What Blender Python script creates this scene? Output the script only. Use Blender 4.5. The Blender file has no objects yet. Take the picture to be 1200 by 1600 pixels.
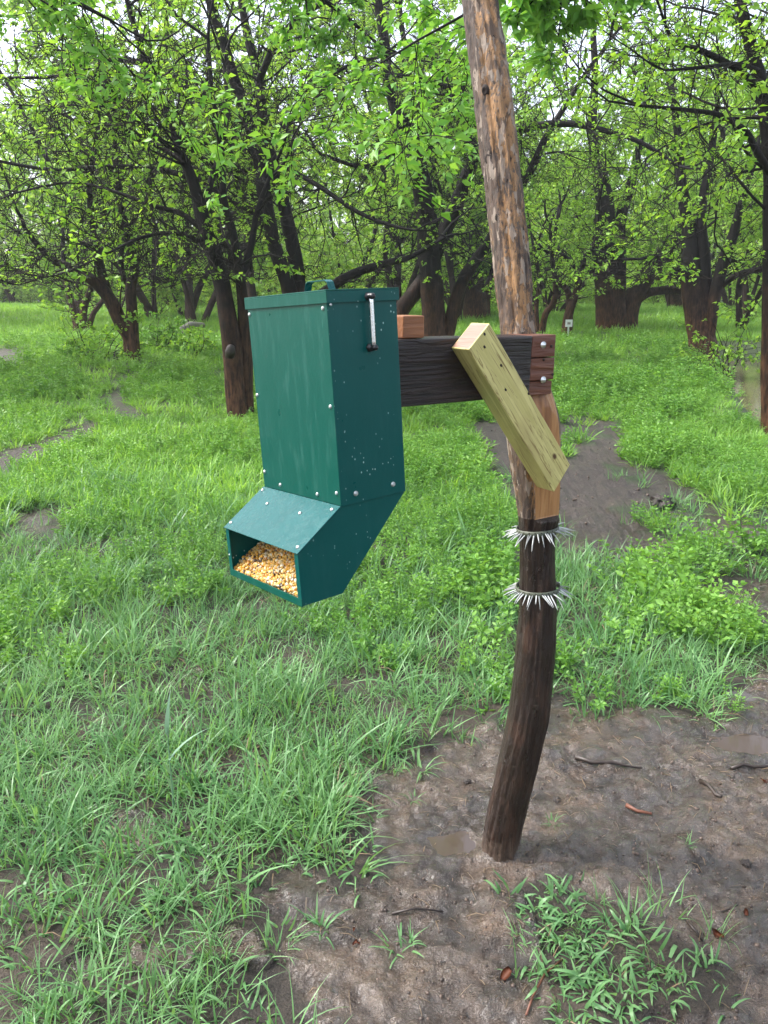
import bpy, bmesh, math, random
import numpy as np
from mathutils import Vector, Matrix

# ------------------------------------------------------------------ camera, sky, sun, exposure
sc = bpy.context.scene
R = math.radians
FPX = 1202.0                      # focal length in pixels of a 1200x1600 frame
CAM_H = 1.55
PITCH = math.atan((800 - 455) / FPX)
cam = bpy.data.cameras.new('camera'); cam_o = bpy.data.objects.new('camera', cam)
sc.collection.objects.link(cam_o); sc.camera = cam_o
cam.sensor_fit = 'VERTICAL'; cam.sensor_height = 24; cam.lens = 24 * FPX / 1600
cam.clip_start = 0.05; cam.clip_end = 1000
cam_o.location = (0, 0, CAM_H); cam_o.rotation_euler = (math.pi / 2 - PITCH, 0, 0)

SUN_EL, SUN_AZ = R(52), R(277)    # azimuth clockwise from +Y
world = bpy.data.worlds.new('World'); sc.world = world; world.use_nodes = True
wn = world.node_tree.nodes; wl = world.node_tree.links
bg = wn['Background']
sky = wn.new('ShaderNodeTexSky'); sky.sky_type = 'NISHITA'; sky.sun_disc = False
sky.sun_elevation = SUN_EL; sky.sun_rotation = SUN_AZ; sky.air_density = 1.0; sky.dust_density = 4.0
hs = wn.new('ShaderNodeHueSaturation'); hs.inputs['Saturation'].default_value = 0.55
wl.new(sky.outputs[0], hs.inputs['Color']); wl.new(hs.outputs[0], bg.inputs[0]); bg.inputs[1].default_value = 0.15

sl = bpy.data.lights.new('sun', 'SUN'); sl.energy = 1.2; sl.angle = R(16); sl.color = (1, .975, .94)
so = bpy.data.objects.new('sun', sl); sc.collection.objects.link(so)
sd = Vector((math.sin(SUN_AZ) * math.cos(SUN_EL), math.cos(SUN_AZ) * math.cos(SUN_EL), math.sin(SUN_EL)))
so.rotation_euler = sd.to_track_quat('Z', 'Y').to_euler(); so.location = sd * 30

vs = sc.view_settings
vs.view_transform = 'Standard'; vs.look = 'None'; vs.gamma = 1; vs.use_curve_mapping = False; vs.exposure = 1.85
sc.cycles.max_bounces = 6; sc.cycles.diffuse_bounces = 4; sc.cycles.glossy_bounces = 3; sc.cycles.transmission_bounces = 5; sc.cycles.transparent_max_bounces = 4
sc.cycles.use_denoising = True; sc.cycles.volume_bounces = 0

C = sc.collection
rng = np.random.default_rng(7)
random.seed(7)

# ------------------------------------------------------------------ helpers
def ray(u, v):
    rx, up = (u - 600) / FPX, -(v - 800) / FPX
    c, s = math.cos(PITCH), math.sin(PITCH)
    return Vector((rx, c + up * s, -s + up * c))
def at(u, v, y):                 # point of the view ray that lies y metres ahead
    d = ray(u, v); return Vector((0, 0, CAM_H)) + d * (y / d.y)
def px(w, y):                    # size in metres of w pixels at y metres ahead
    return w / FPX * y * 0.97

def hash2(ix, iy, seed):
    h = (ix.astype(np.int64) * 374761393 + iy.astype(np.int64) * 668265263 + seed * 1442695) & 0xFFFFFFFF
    h = ((h ^ (h >> 13)) * 1274126177) & 0xFFFFFFFF
    return ((h ^ (h >> 16)) & 0xFFFF) / 65535.0
def vnoise(x, y, seed=0):
    ix, iy = np.floor(x), np.floor(y); fx, fy = x - ix, y - iy
    fx = fx * fx * (3 - 2 * fx); fy = fy * fy * (3 - 2 * fy)
    a, b = hash2(ix, iy, seed), hash2(ix + 1, iy, seed)
    c, d = hash2(ix, iy + 1, seed), hash2(ix + 1, iy + 1, seed)
    return (a * (1 - fx) + b * fx) * (1 - fy) + (c * (1 - fx) + d * fx) * fy
def fbm(x, y, seed=0, o=3):
    s = 0; a = .5
    for i in range(o):
        s = s + a * vnoise(x, y, seed + i * 17); x = x * 2.03 + 5.1; y = y * 2.03 + 1.7; a *= .5
    return s / (1 - .5 ** o)
def sstep(a, b, x):
    t = np.clip((x - a) / (b - a), 0, 1); return t * t * (3 - 2 * t)

def base_h(x, y):
    x = np.asarray(x, float); y = np.asarray(y, float)
    h = 0.75 * sstep(8, 34, y) + 0.10 * (fbm(x * .35, y * .35, 3, 2) - .5) * sstep(2.5, 6, y)
    h = h + 0.32 * np.exp(-(((x + 5.0) / 2.2) ** 2 + ((y - 14.5) / 3.2) ** 2))          # leafy mound on the left
    h = h - 0.06 * sstep(9, 20, y) * sstep(3.5, 6, x)
    h = h - 0.40 * sstep(0, 1, (x - (5.05 + 0.32 * (y - 11))) / .8) * sstep(6.5, 8.0, y) * (1 - sstep(17, 21, y))   # water channel
    return h
def ground_hit(u, v):
    d = ray(u, v); o = Vector((0, 0, CAM_H)); t = .5
    while t < 120:
        p = o + d * t
        if p.z <= float(base_h(p.x, p.y)): return p
        t += .02
    return o + d * t

def px_poly(pts): return np.array([[*ground_hit(u, v).xy] for u, v in pts])
def inside(poly, x, y):
    r = np.zeros(x.shape, bool); n = len(poly)
    for i in range(n):
        x0, y0 = poly[i]; x1, y1 = poly[(i + 1) % n]
        c = ((y0 > y) != (y1 > y)) & (x < (x1 - x0) * (y - y0) / (y1 - y0 + 1e-12) + x0)
        r ^= c
    return r
MUD = [px_poly(p) for p in [
    [(535,1235),(600,1190),(690,1165),(770,1140),(800,1110),(870,1098),(940,1105),(1010,1120),(1090,1130),(1130,1090),(1110,1010),(1125,960),(1220,930),(1500,1000),(1700,1650),(1100,2300),(430,2000),(470,1560),(430,1480),(480,1420),(590,1380),(560,1300)],
    [(110,1500),(180,1468),(250,1490),(300,1455),(390,1450),(420,1500),(320,1515),(210,1540),(130,1535)],
    [(380,1400),(460,1360),(530,1420),(450,1440)],
    [(225,1100),(245,1020),(330,985),(430,1000),(340,1035),(300,1065)],
    [(150,1300),(210,1270),(240,1330),(180,1350)],
    [(735,665),(860,640),(925,655),(940,715),(1000,745),(1060,775),(1110,810),(1230,825),(1300,900),(1130,860),(1060,835),(1000,880),(930,875),(880,860),(800,800),(755,740)],
    [(1140,790),(1230,770),(1260,850),(1160,830)],
    [(1060,900),(1130,880),(1220,900),(1220,960),(1110,960)],
    [(118,588),(140,592),(175,618),(222,645),(195,655),(150,625)],
    [(-40,722),(50,692),(95,662),(125,664),(60,706),(-40,742)],
    [(-80,808),(50,795),(95,806),(50,840),(-80,855)],
    [(-90,548),(25,545),(45,560),(-60,585)],
]]
TURF_ISLAND = px_poly([(800,1405),(900,1388),(960,1450),(1050,1480),(1130,1540),(1110,1595),(1000,1585),(900,1640),(850,1570),(835,1480)])
def mud_mask(x, y):
    a = 0.035 * np.clip(y, 1, 12)
    wx = x + (fbm(x * 6 / np.clip(y, 1, 9), y * 6 / np.clip(y, 1, 9), 11) - .5) * a * 4
    wy = y + (fbm(x * 6 / np.clip(y, 1, 9) + 40, y * 6 / np.clip(y, 1, 9), 23) - .5) * a * 4
    m = np.zeros(x.shape, bool)
    for p in MUD: m |= inside(p, wx, wy)
    m &= ~inside(TURF_ISLAND, wx, wy)
    m &= (y < 2.9) | (fbm(x * 3.3, y * 2.2, 29, 3) > np.where(y > 5.5, .33, .43))
    return m
def ground_h(x, y, m=None):
    x = np.asarray(x, float); y = np.asarray(y, float)
    if m is None: m = mud_mask(x, y)
    near = 1 - sstep(7, 11, y)
    rough = (fbm(x * 5, y * 5, 31, 3) - .5) * .05 + (np.abs(fbm(x * 13, y * 13, 37, 2) - .5)) * .05 + (fbm(x * 34, y * 34, 41, 3) - .5) * .015 + (fbm(x * 95, y * 80, 43, 2) - .5) * .006
    rough = rough + sstep(2.8, 4, y) * ((fbm(x * 6, y * 6, 47, 3) - .5) * .09 - .01)
    calm = (fbm(x * 4, y * 4, 31, 2) - .5) * .03
    h = base_h(x, y) + near * np.where(m, rough - .012, calm)
    rp = np.sqrt((x - POST_C[0]) ** 2 + (y - POST_C[1]) ** 2); h = h + .022 * np.exp(-((rp - .05) / .035) ** 2) * (.3 + fbm(x * 22, y * 22, 12, 2))
    for (cx, cy, rx, ry, lev, sd) in PUD:
        dx, dy = (x - cx) / rx, (y - cy) / ry
        if np.min(dx * dx + dy * dy) > 4: continue
        r = np.sqrt(dx * dx + dy * dy) * (.30 + .9 * fbm(x * 17 + sd, y * 17, sd, 4) + .6 * fbm(x * 45, y * 45, sd + 9, 2)); w = 1 - sstep(.9, 1.6, r)
        h = h * (1 - w) + w * (lev + .016 * (r * r - .62) + .004 * (fbm(x * 40, y * 40, 5, 2) - .5))
    return h
PUD = []; POST_C = (ground_hit(778, 1325).x, ground_hit(778, 1325).y + .01)
for k, (u, v, rx, ry) in enumerate(((706, 1316, .085, .06), (1172, 1160, .17, .08), (1150, 1088, .13, .06))):
    p = ground_hit(u, v); PUD.append((p.x, p.y, rx, ry, float(base_h(p.x, p.y)) - .012, 500 + k))
def gz(x, y): return float(ground_h(np.array([x]), np.array([y]))[0])

def mesh_np(name, V, faces):
    """V (n,3); faces list of integer arrays (m,3) or (m,4)"""
    me = bpy.data.meshes.new(name)
    V = np.ascontiguousarray(V, np.float32)
    me.vertices.add(len(V)); me.vertices.foreach_set('co', V.ravel())
    loops = np.concatenate([f.ravel() for f in faces]).astype(np.int32)
    sizes = np.concatenate([np.full(len(f), f.shape[1], np.int32) for f in faces])
    starts = np.concatenate([[0], np.cumsum(sizes)[:-1]]).astype(np.int32)
    me.loops.add(len(loops)); me.loops.foreach_set('vertex_index', loops)
    me.polygons.add(len(sizes)); me.polygons.foreach_set('loop_start', starts); me.polygons.foreach_set('loop_total', sizes)
    me.update(calc_edges=True)
    return me
def smooth(me, on=True):
    me.polygons.foreach_set('use_smooth', np.full(len(me.polygons), on)); return me
def link(name, me, mat=None, parent=None):
    o = bpy.data.objects.new(name, me)
    if mat is not None and me is not None and not me.materials: me.materials.append(mat)
    C.objects.link(o)
    if parent is not None: o.parent = parent
    return o
def tag(o, label=None, cat=None, group=None, kind=None):
    if label: o['label'] = label
    if cat: o['category'] = cat
    if group: o['group'] = group
    if kind: o['kind'] = kind
    return o
def empty(name, loc=(0, 0, 0)):
    o = bpy.data.objects.new(name, None); o.location = loc; o.empty_display_size = .1; C.objects.link(o); return o
def shift(me, loc):
    """move mesh data so that an object placed at loc keeps the shape in place"""
    me.transform(Matrix.Translation(-Vector(loc))); return me
def bm_mesh(name, bm, sm=False):
    me = bpy.data.meshes.new(name); bm.to_mesh(me); bm.free()
    if sm: smooth(me)
    return me
def box_mesh(name, lo, hi, bev=0.0, seg=2):
    bm = bmesh.new(); bmesh.ops.create_cube(bm, size=1)
    lo, hi = Vector(lo), Vector(hi)
    for v in bm.verts: v.co = Vector([lo[i] + (v.co[i] + .5) * (hi[i] - lo[i]) for i in range(3)])
    if bev: bmesh.ops.bevel(bm, geom=bm.edges[:], offset=bev, segments=seg, profile=.6, affect='EDGES')
    return bm_mesh(name, bm)
def prism_mesh(name, prof, b0, b1, bev=0.0):
    """polygon prof [(a,c)...] extruded along b"""
    bm = bmesh.new()
    f0 = [bm.verts.new((a, b0, c)) for a, c in prof]; f1 = [bm.verts.new((a, b1, c)) for a, c in prof]
    bm.faces.new(f0); bm.faces.new(f1[::-1]); n = len(prof)
    for i in range(n): bm.faces.new((f0[i], f1[i], f1[(i + 1) % n], f0[(i + 1) % n]))
    bmesh.ops.recalc_face_normals(bm, faces=bm.faces[:])
    if bev: bmesh.ops.bevel(bm, geom=bm.edges[:], offset=bev, segments=1, affect='EDGES')
    return bm_mesh(name, bm)
def lathe_mesh(name, prof, n=12):
    """prof [(r,z)...] about z"""
    V = []; Fq = []
    for r, z in prof:
        for k in range(n): V.append((r * math.cos(2 * math.pi * k / n), r * math.sin(2 * math.pi * k / n), z))
    for i in range(len(prof) - 1):
        for k in range(n): Fq.append((i * n + k, i * n + (k + 1) % n, (i + 1) * n + (k + 1) % n, (i + 1) * n + k))
    me = mesh_np(name, np.array(V), [np.array(Fq)]); return smooth(me)

def tubes(polys, sides, rough=0.0, seed=1):
    """polys: list of (points Nx3, radii N) -> V, F"""
    groups = {}
    for p, r in polys: groups.setdefault(len(p), []).append((p, r))
    Vs, Fs, off = [], [], 0
    ang = np.arange(sides) * 2 * np.pi / sides
    for n, lst in groups.items():
        P = np.array([np.asarray(a, float) for a, _ in lst]); Rr = np.array([np.asarray(b, float) for _, b in lst])
        T = np.gradient(P, axis=1); T /= np.linalg.norm(T, axis=2, keepdims=True) + 1e-9
        mean = T.mean(1); ref = np.where(np.abs(mean[:, 2:3]) < .75, np.array([[0, 0, 1.]]), np.array([[1., 0, 0]]))[:, None, :]
        N = ref - (T * ref).sum(2, keepdims=True) * T; N /= np.linalg.norm(N, axis=2, keepdims=True) + 1e-9
        B = np.cross(T, N)
        rad = Rr[:, :, None] * np.ones(sides)
        if rough:
            k = np.arange(n)[None, :, None] * .8; m = np.arange(len(lst))[:, None, None] * 13.7
            q = ang[None, None, :]
            rad = rad * (1 + rough * (np.sin(3 * q + k * .9 + m) * .5 + np.sin(5 * q - k * 1.7 + m * 2) * .4 + np.sin(2 * q + k * 2.3 + m) * .4))
        V = P[:, :, None, :] + rad[..., None] * (np.cos(ang)[None, None, :, None] * N[:, :, None, :] + np.sin(ang)[None, None, :, None] * B[:, :, None, :])
        m = len(lst)
        idx = off + np.arange(m * n * sides).reshape(m, n, sides)
        a = idx[:, :-1]; b = idx[:, 1:]
        Fs.append(np.stack([a, np.roll(a, -1, 2), np.roll(b, -1, 2), b], -1).reshape(-1, 4))
        Vs.append(V.reshape(-1, 3)); off += m * n * sides
    return np.concatenate(Vs), np.concatenate(Fs)

def leaf_arrays(P, D, L, Wd, rg, fold=.25):
    """folded diamond leaves; P base, D direction, L length, Wd half width"""
    n = len(P); D = D / (np.linalg.norm(D, axis=1, keepdims=True) + 1e-9)
    S = rg.normal(size=(n, 3)); S[:, 2] *= .35
    S -= (S * D).sum(1, keepdims=True) * D; S /= np.linalg.norm(S, axis=1, keepdims=True) + 1e-9
    Nn = np.cross(D, S); Nn *= np.sign(Nn[:, 2:3] + 1e-6)
    L = L[:, None]; Wd = Wd[:, None]
    mid = P + D * L * .42 + Nn * Wd * fold
    tip = P + D * L - np.array([[0, 0, 1.]]) * L * .12
    V = np.stack([P, mid + S * Wd, tip, mid - S * Wd], 1).reshape(-1, 3)
    i = np.arange(n)[:, None] * 4
    F = np.concatenate([i + np.array([[0, 1, 2]]), i + np.array([[0, 2, 3]])])
    return V, F

# ------------------------------------------------------------------ materials
class NT:
    def __init__(s, name):
        s.m = bpy.data.materials.new(name); s.m.use_nodes = True
        s.t = s.m.node_tree; s.p = s.t.nodes['Principled BSDF']; s.out = s.t.nodes['Material Output']
    def n(s, kind, **kw):
        x = s.t.nodes.new(kind)
        for k, v in kw.items():
            if k in x.inputs.keys(): x.inputs[k].default_value = v
            else: setattr(x, k, v)
        return x
    def l(s, a, b): s.t.links.new(a, b)
    def coord(s, scale=(1, 1, 1), kind='Object'):
        c = s.n('ShaderNodeTexCoord'); m = s.n('ShaderNodeMapping'); m.inputs['Scale'].default_value = scale
        s.l(c.outputs[kind], m.inputs[0]); return m.outputs[0]
    def noise(s, co, scale, detail=4, rough=.55, dist=0.0):
        x = s.n('ShaderNodeTexNoise', Scale=scale, Detail=detail, Roughness=rough, Distortion=dist)
        s.l(co, x.inputs['Vector']); return x.outputs['Fac']
    def ramp(s, fac, stops):
        x = s.n('ShaderNodeValToRGB'); e = x.color_ramp.elements
        while len(e) < len(stops): e.new(.5)
        for el, (p, c) in zip(e, stops):
            el.position = p; el.color = (*c, 1) if len(c) == 3 else c
        s.l(fac, x.inputs[0]); return x.outputs[0]
    def mix(s, fac, a, b, mode='MIX'):
        x = s.n('ShaderNodeMix', data_type='RGBA', blend_type=mode)
        for sock, val in ((x.inputs[0], fac), (x.inputs[6], a), (x.inputs[7], b)):
            if hasattr(val, 'is_linked'): s.l(val, sock)
            elif isinstance(val, tuple): sock.default_value = (*val, 1)
            else: sock.default_value = val
        return x.outputs[2]
    def math(s, op, a, b=0.0):
        x = s.n('ShaderNodeMath', operation=op)
        for sock, val in ((x.inputs[0], a), (x.inputs[1], b)):
            if hasattr(val, 'is_linked'): s.l(val, sock)
            else: sock.default_value = val
        return x.outputs[0]
    def bump(s, h, strength=.5, dist=.01, prev=None):
        b = s.n('ShaderNodeBump', Strength=strength, Distance=dist); s.l(h, b.inputs['Height'])
        if prev is not None: s.l(prev, b.inputs['Normal'])
        s.l(b.outputs[0], s.p.inputs['Normal']); return b.outputs[0]
    def set(s, **kw):
        for k, v in kw.items():
            k = k.replace('_', ' ')
            if hasattr(v, 'is_linked'): s.l(v, s.p.inputs[k])
            else: s.p.inputs[k].default_value = (*v, 1) if isinstance(v, tuple) and len(v) == 3 else v
        return s
    def attr(s, name):
        a = s.n('ShaderNodeAttribute', attribute_name=name); return a

def leaf_mat(name, dark, light, trans=.42, rough=.42, tint=(1.25, 1.15, .55), by='island'):
    t = NT(name)
    if by == 'island': f = t.n('ShaderNodeNewGeometry').outputs['Random Per Island']
    else:
        o = t.n('ShaderNodeObjectInfo').outputs['Random']; g = t.n('ShaderNodeNewGeometry').outputs['Random Per Island']
        f = t.math('ADD', t.math('MULTIPLY', o, .40), t.math('MULTIPLY', g, .35)); oi = t.n('ShaderNodeObjectInfo')
        ns = t.noise(oi.outputs['Location'], .9, 3); f = t.math('ADD', f, t.ramp(ns, [(.36, (0, 0, 0)), (.64, (.32,) * 3)]))
    col = t.mix(f, dark, light)
    t.set(Base_Color=col, Roughness=rough); t.p.inputs['Specular IOR Level'].default_value = .35
    tr = t.n('ShaderNodeBsdfTranslucent'); t.l(t.mix(1.0, col, tint, 'MULTIPLY'), tr.inputs[0])
    mx = t.n('ShaderNodeMixShader'); mx.inputs[0].default_value = trans
    t.l(t.p.outputs[0], mx.inputs[1]); t.l(tr.outputs[0], mx.inputs[2]); t.l(mx.outputs[0], t.out.inputs[0])
    return t.m

M = {}
M['leaf'] = leaf_mat('leaf_fresh', (.15, .34, .04), (.31, .52, .08), trans=.5)
M['leaf_near'] = leaf_mat('leaf_young', (.13, .34, .05), (.24, .46, .09))
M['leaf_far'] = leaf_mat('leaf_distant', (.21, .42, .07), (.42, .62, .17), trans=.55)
M['herb'] = leaf_mat('herb_leaf', (.065, .20, .030), (.24, .46, .085), trans=.42, by='both')
M['grass'] = leaf_mat('grass_blade', (.042, .15, .052), (.24, .44, .18), trans=.40, rough=.34, by='both')
M['grass_fine'] = leaf_mat('grass_fine', (.10, .27, .04), (.31, .54, .12), trans=.45, by='both')
M['blue_grass'] = leaf_mat('grass_bluish', (.14, .27, .17), (.22, .36, .24), trans=.3)

def bark(name, low, low2, top, top2, z0, z1):
    t = NT(name); co = t.coord((1, 1, .22)); n1 = t.noise(co, 26, 5, .65); n2 = t.noise(t.coord(), 3.5, 3)
    z = t.n('ShaderNodeSeparateXYZ'); tc = t.n('ShaderNodeTexCoord'); t.l(tc.outputs['Object'], z.inputs[0])
    f = t.n('ShaderNodeMapRange'); f.inputs[1].default_value = z0; f.inputs[2].default_value = z1
    t.l(t.math('ADD', z.outputs[2], t.math('MULTIPLY', n2, (z1 - z0) * .9)), f.inputs[0])
    a = t.mix(t.ramp(n1, [(.35, (0, 0, 0)), (.68, (1, 1, 1))]), low, low2); b = t.mix(n1, top, top2)
    t.set(Base_Color=t.mix(f.outputs[0], a, b), Roughness=t.ramp(n2, [(.3, (.42,) * 3), (.7, (.75,) * 3)]))
    t.p.inputs['Specular IOR Level'].default_value = .12
    t.bump(n1, .9, .02); return t.m
M['bark'] = bark('bark_wet', (.016, .009, .006), (.165, .078, .042), (.003, .0028, .0026), (.016, .014, .013), .7, 2.6)
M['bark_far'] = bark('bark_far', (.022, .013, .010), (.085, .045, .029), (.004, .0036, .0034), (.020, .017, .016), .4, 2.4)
t = NT('twig_bark'); t.set(Base_Color=t.mix(t.n('ShaderNodeNewGeometry').outputs['Random Per Island'], (.004, .0035, .0032), (.024, .020, .017)), Roughness=.7); t.p.inputs['Specular IOR Level'].default_value = .12; M['twig'] = t.m

t = NT('wet_ground'); co = t.coord(); mud = t.attr('mud').outputs['Fac']; wet = t.attr('wet').outputs['Fac']
n1 = t.noise(co, 9, 6, .6); n2 = t.noise(co, 55, 5, .65); n3 = t.noise(co, 2.3, 3); n4 = t.noise(co, 190, 3, .6)
mc = t.mix(t.ramp(n1, [(.34, (0, 0, 0)), (.64, (1, 1, 1))]), (.034, .023, .016), (.165, .110, .072))
mc = t.mix(t.ramp(n3, [(.42, (0, 0, 0)), (.62, (1, 1, 1))]), mc, t.mix(n2, (.065, .046, .034), (.20, .140, .098)))
mc = t.mix(t.ramp(n4, [(.62, (0, 0, 0)), (.70, (1, 1, 1))]), mc, (.20, .15, .11))
mc = t.mix(t.ramp(n2, [(.26, (1, 1, 1)), (.40, (0, 0, 0))]), mc, (.014, .010, .009))
mc = t.mix(t.math('MULTIPLY', wet, .85), mc, t.mix(1.0, mc, (.34, .33, .33), 'MULTIPLY'))
mc = t.mix(t.attr('turf').outputs['Fac'], mc, t.mix(n1, (.035, .027, .023), (.085, .064, .052)))
gc = t.mix(n2, (.020, .030, .010), (.055, .085, .024))
gc = t.mix(t.attr('turf').outputs['Fac'], t.mix(.55, mc, (.016, .014, .008)), gc); t.set(Base_Color=t.mix(mud, gc, mc))
tf = t.attr('turf').outputs['Fac']; cw = t.math('MULTIPLY', t.math('MULTIPLY', mud, t.math('SUBTRACT', 1.0, tf)), t.ramp(t.noise(co, 21, 4, .6), [(.36, (.25,) * 3), (.54, (1.,) * 3)])); t.set(Coat_Weight=cw, Coat_Roughness=.07, Coat_IOR=1.6, Specular_IOR_Level=.7)
ro = t.mix(wet, t.ramp(n2, [(.3, (.14,) * 3), (.7, (.40,) * 3)]), (.06, .06, .06)); t.set(Roughness=t.mix(tf, t.mix(mud, (.8, .8, .8), ro), (.55, .55, .55)))
nb = t.bump(n4, 1.0, .008, t.bump(n2, 1.0, .032, t.bump(n1, 1.0, .06))); t.l(nb, t.p.inputs['Coat Normal']); M['ground'] = t.m

t = NT('muddy_water'); co = t.coord(); t.set(Base_Color=t.mix(t.noise(co, 1.2), (.11, .080, .056), (.15, .115, .085)), Roughness=.09)
t.bump(t.noise(co, 14, 3), .12, .01); M['water'] = t.m

def green_paint(name, base, hi, streak, specks):
    t = NT(name); co = t.coord(); n1 = t.noise(t.coord((6, 6, 1.2)), 9, 4, .6); n2 = t.noise(co, 22, 4)
    col = t.mix(n2, base, hi)
    col = t.mix(t.math('MULTIPLY', t.ramp(n1, [(.52, (0, 0, 0)), (.78, (1, 1, 1))]), streak), col, (.16, .33, .30))
    sc1 = t.noise(t.coord((7, 7, .55)), 30, 3); col = t.mix(t.math('MULTIPLY', t.ramp(sc1, [(.70, (0, 0, 0)), (.74, (1, 1, 1))]), streak), col, (.22, .40, .36))
    if specks:
        v = t.n('ShaderNodeTexVoronoi', Scale=150.0, Randomness=1.0); t.l(t.coord((1, 1, .75)), v.inputs['Vector'])
        dots = t.ramp(v.outputs['Distance'], [(.17, (1, 1, 1)), (.24, (0, 0, 0))])
        sep = t.n('ShaderNodeSeparateColor'); t.l(v.outputs['Color'], sep.inputs[0])
        pick = t.math('GREATER_THAN', sep.outputs[0], .80); blot = t.ramp(t.noise(co, 11, 3), [(.47, (0, 0, 0)), (.60, (1, 1, 1))])
        col = t.mix(t.math('MULTIPLY', t.math('MULTIPLY', dots, pick), t.math('MULTIPLY', blot, .75)), col, (.42, .60, .56))
    t.set(Base_Color=col, Roughness=t.ramp(n2, [(.3, (.27,) * 3), (.7, (.42,) * 3)])); t.bump(t.noise(co, 130, 3), .06, .004)
    t.p.inputs['Specular IOR Level'].default_value = .22
    return t.m
M['green'] = green_paint('green_paint_scuffed', (.0014, .060, .044), (.0025, .074, .055), .12, False)
M['green_side'] = green_paint('green_paint_spotted', (.0010, .064, .058), (.0013, .076, .068), .03, True)
t = NT('green_paint_wet'); co = t.coord(); n2 = t.noise(co, 60, 4, .6)
t.set(Base_Color=t.mix(t.noise(co, 14), (.003, .060, .060), (.007, .092, .092)), Roughness=t.ramp(n2, [(.35, (.16,) * 3), (.65, (.34,) * 3)]))
t.p.inputs['Specular IOR Level'].default_value = .30; t.bump(n2, .35, .004); M['green_wet'] = t.m
t = NT('galvanised'); t.set(Base_Color=(.68, .69, .70), Metallic=1.0, Roughness=.33); t.bump(t.noise(t.coord(), 300, 2), .2, .002); M['zinc'] = t.m
t = NT('bright_screw'); t.set(Base_Color=(.50, .53, .52), Metallic=.8, Roughness=.38); M['screw'] = t.m
t = NT('chrome_rod'); t.set(Base_Color=(.78, .79, .80), Metallic=1.0, Roughness=t.ramp(t.noise(t.coord(), 70, 3), [(.3, (.15,) * 3), (.7, (.38,) * 3)])); M['chrome'] = t.m
t = NT('black_nut'); t.set(Base_Color=(.012, .012, .013), Roughness=.3); M['black'] = t.m

def wood(name, c0, c1, c2, axis, fine=60, rough=.6, bumpd=.004, ring=6.0, dist=1.4, spec=.5):
    t = NT(name); s = [1, 1, 1]; s[axis] = .06
    co = t.coord(tuple(s)); n1 = t.noise(co, fine, 5, .6, dist); s[axis] = .10
    n2 = t.noise(t.coord(tuple(s)), ring * 3, 3, .5, .6); n3 = t.noise(t.coord(), 7, 3)
    col = t.mix(t.ramp(n1, [(.36, (0, 0, 0)), (.62, (1, 1, 1))]), c0, c1)
    col = t.mix(t.ramp(n2, [(.48, (0, 0, 0)), (.60, (1, 1, 1))]), col, c2)
    t.set(Base_Color=col, Roughness=t.ramp(n3, [(.3, (rough * .7,) * 3), (.7, (rough,) * 3)])); t.bump(n1, .8, bumpd)
    t.p.inputs['Specular IOR Level'].default_value = spec
    return t.m
M['beam'] = wood('beam_weathered', (.003, .0025, .0025), (.036, .022, .020), (.016, .010, .009), 0, 75, .42, .012)
M['beam_end'] = wood('beam_red_end', (.085, .026, .013), (.165, .060, .032), (.115, .036, .019), 0, 60, .5, .004)
M['cut'] = wood('fresh_cut_wood', (.32, .145, .050), (.45, .23, .09), (.21, .085, .03), 2, 110, .5, .004)
M['block'] = wood('block_wood', (.21, .078, .028), (.29, .12, .05), (.16, .055, .022), 0, 70, .55, .003)
t = NT('treated_timber'); co = t.coord((1, 1, .05)); n1 = t.noise(co, 70, 4, .55, .8); n2 = t.noise(t.coord((1, 1, .12)), 60, 4); n3 = t.noise(t.coord(), 9, 3)
col = t.mix(t.ramp(n1, [(.30, (0, 0, 0)), (.66, (1, 1, 1))]), (.42, .37, .115), (.60, .54, .215))
col = t.mix(t.ramp(n1, [(.515, (0, 0, 0)), (.535, (1, 1, 1)), (.555, (0, 0, 0))]), col, (.18, .115, .034))
col = t.mix(t.ramp(n3, [(.50, (0, 0, 0)), (.75, (.5, .5, .5))]), col, (.30, .215, .085))
kn = t.n('ShaderNodeVectorMath', operation='DISTANCE'); t.l(t.coord((1, .0, .72)), kn.inputs[0]); kn.inputs[1].default_value = (.012, 0, -.1115)
col = t.mix(t.ramp(kn.outputs['Value'], [(.0035, (1, 1, 1)), (.0075, (0, 0, 0))]), col, (.07, .024, .008))
t.set(Base_Color=col, Roughness=.5); t.bump(n2, .25, .002); M['treated'] = t.m
M['treated_end'] = wood('treated_end_grain', (.21, .105, .065), (.30, .18, .13), (.25, .14, .095), 1, 120, .45, .002)
t = NT('dark_hole'); t.set(Base_Color=(.02, .012, .008), Roughness=.8); M['hole'] = t.m

# post: peeled upper trunk, dark wet lower trunk
t = NT('post_peeled'); co = t.coord((1, 1, .16)); n1 = t.noise(co, 120, 6, .7, .6); n2 = t.noise(t.coord((1, 1, .22)), 34, 5, .62, .9); n3 = t.noise(t.coord((1, 1, .7)), 75, 6, .72)
pf = t.math('ADD', t.math('ADD', t.math('MULTIPLY', n2, .45), t.math('MULTIPLY', t.attr('bare').outputs['Fac'], .26)), t.math('ADD', t.math('MULTIPLY', n1, .30), t.math('MULTIPLY', t.math('SUBTRACT', n3, .35), .70)))
col = t.mix(t.ramp(pf, [(.40, (0, 0, 0)), (.55, (1, 1, 1))]), t.mix(n1, (.008, .005, .004), (.17, .108, .074)), t.mix(n3, (.24, .105, .038), (.56, .33, .145)))
col = t.mix(t.ramp(n1, [(.34, (1, 1, 1)), (.44, (0, 0, 0))]), col, (.016, .010, .008))  # crevice shade put into the colour: hollows of the bump noise darkened
col = t.mix(t.ramp(n3, [(.55, (0, 0, 0)), (.60, (.9, .9, .9))]), col, t.mix(n1, (.012, .008, .006), (.20, .165, .145)))
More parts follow.
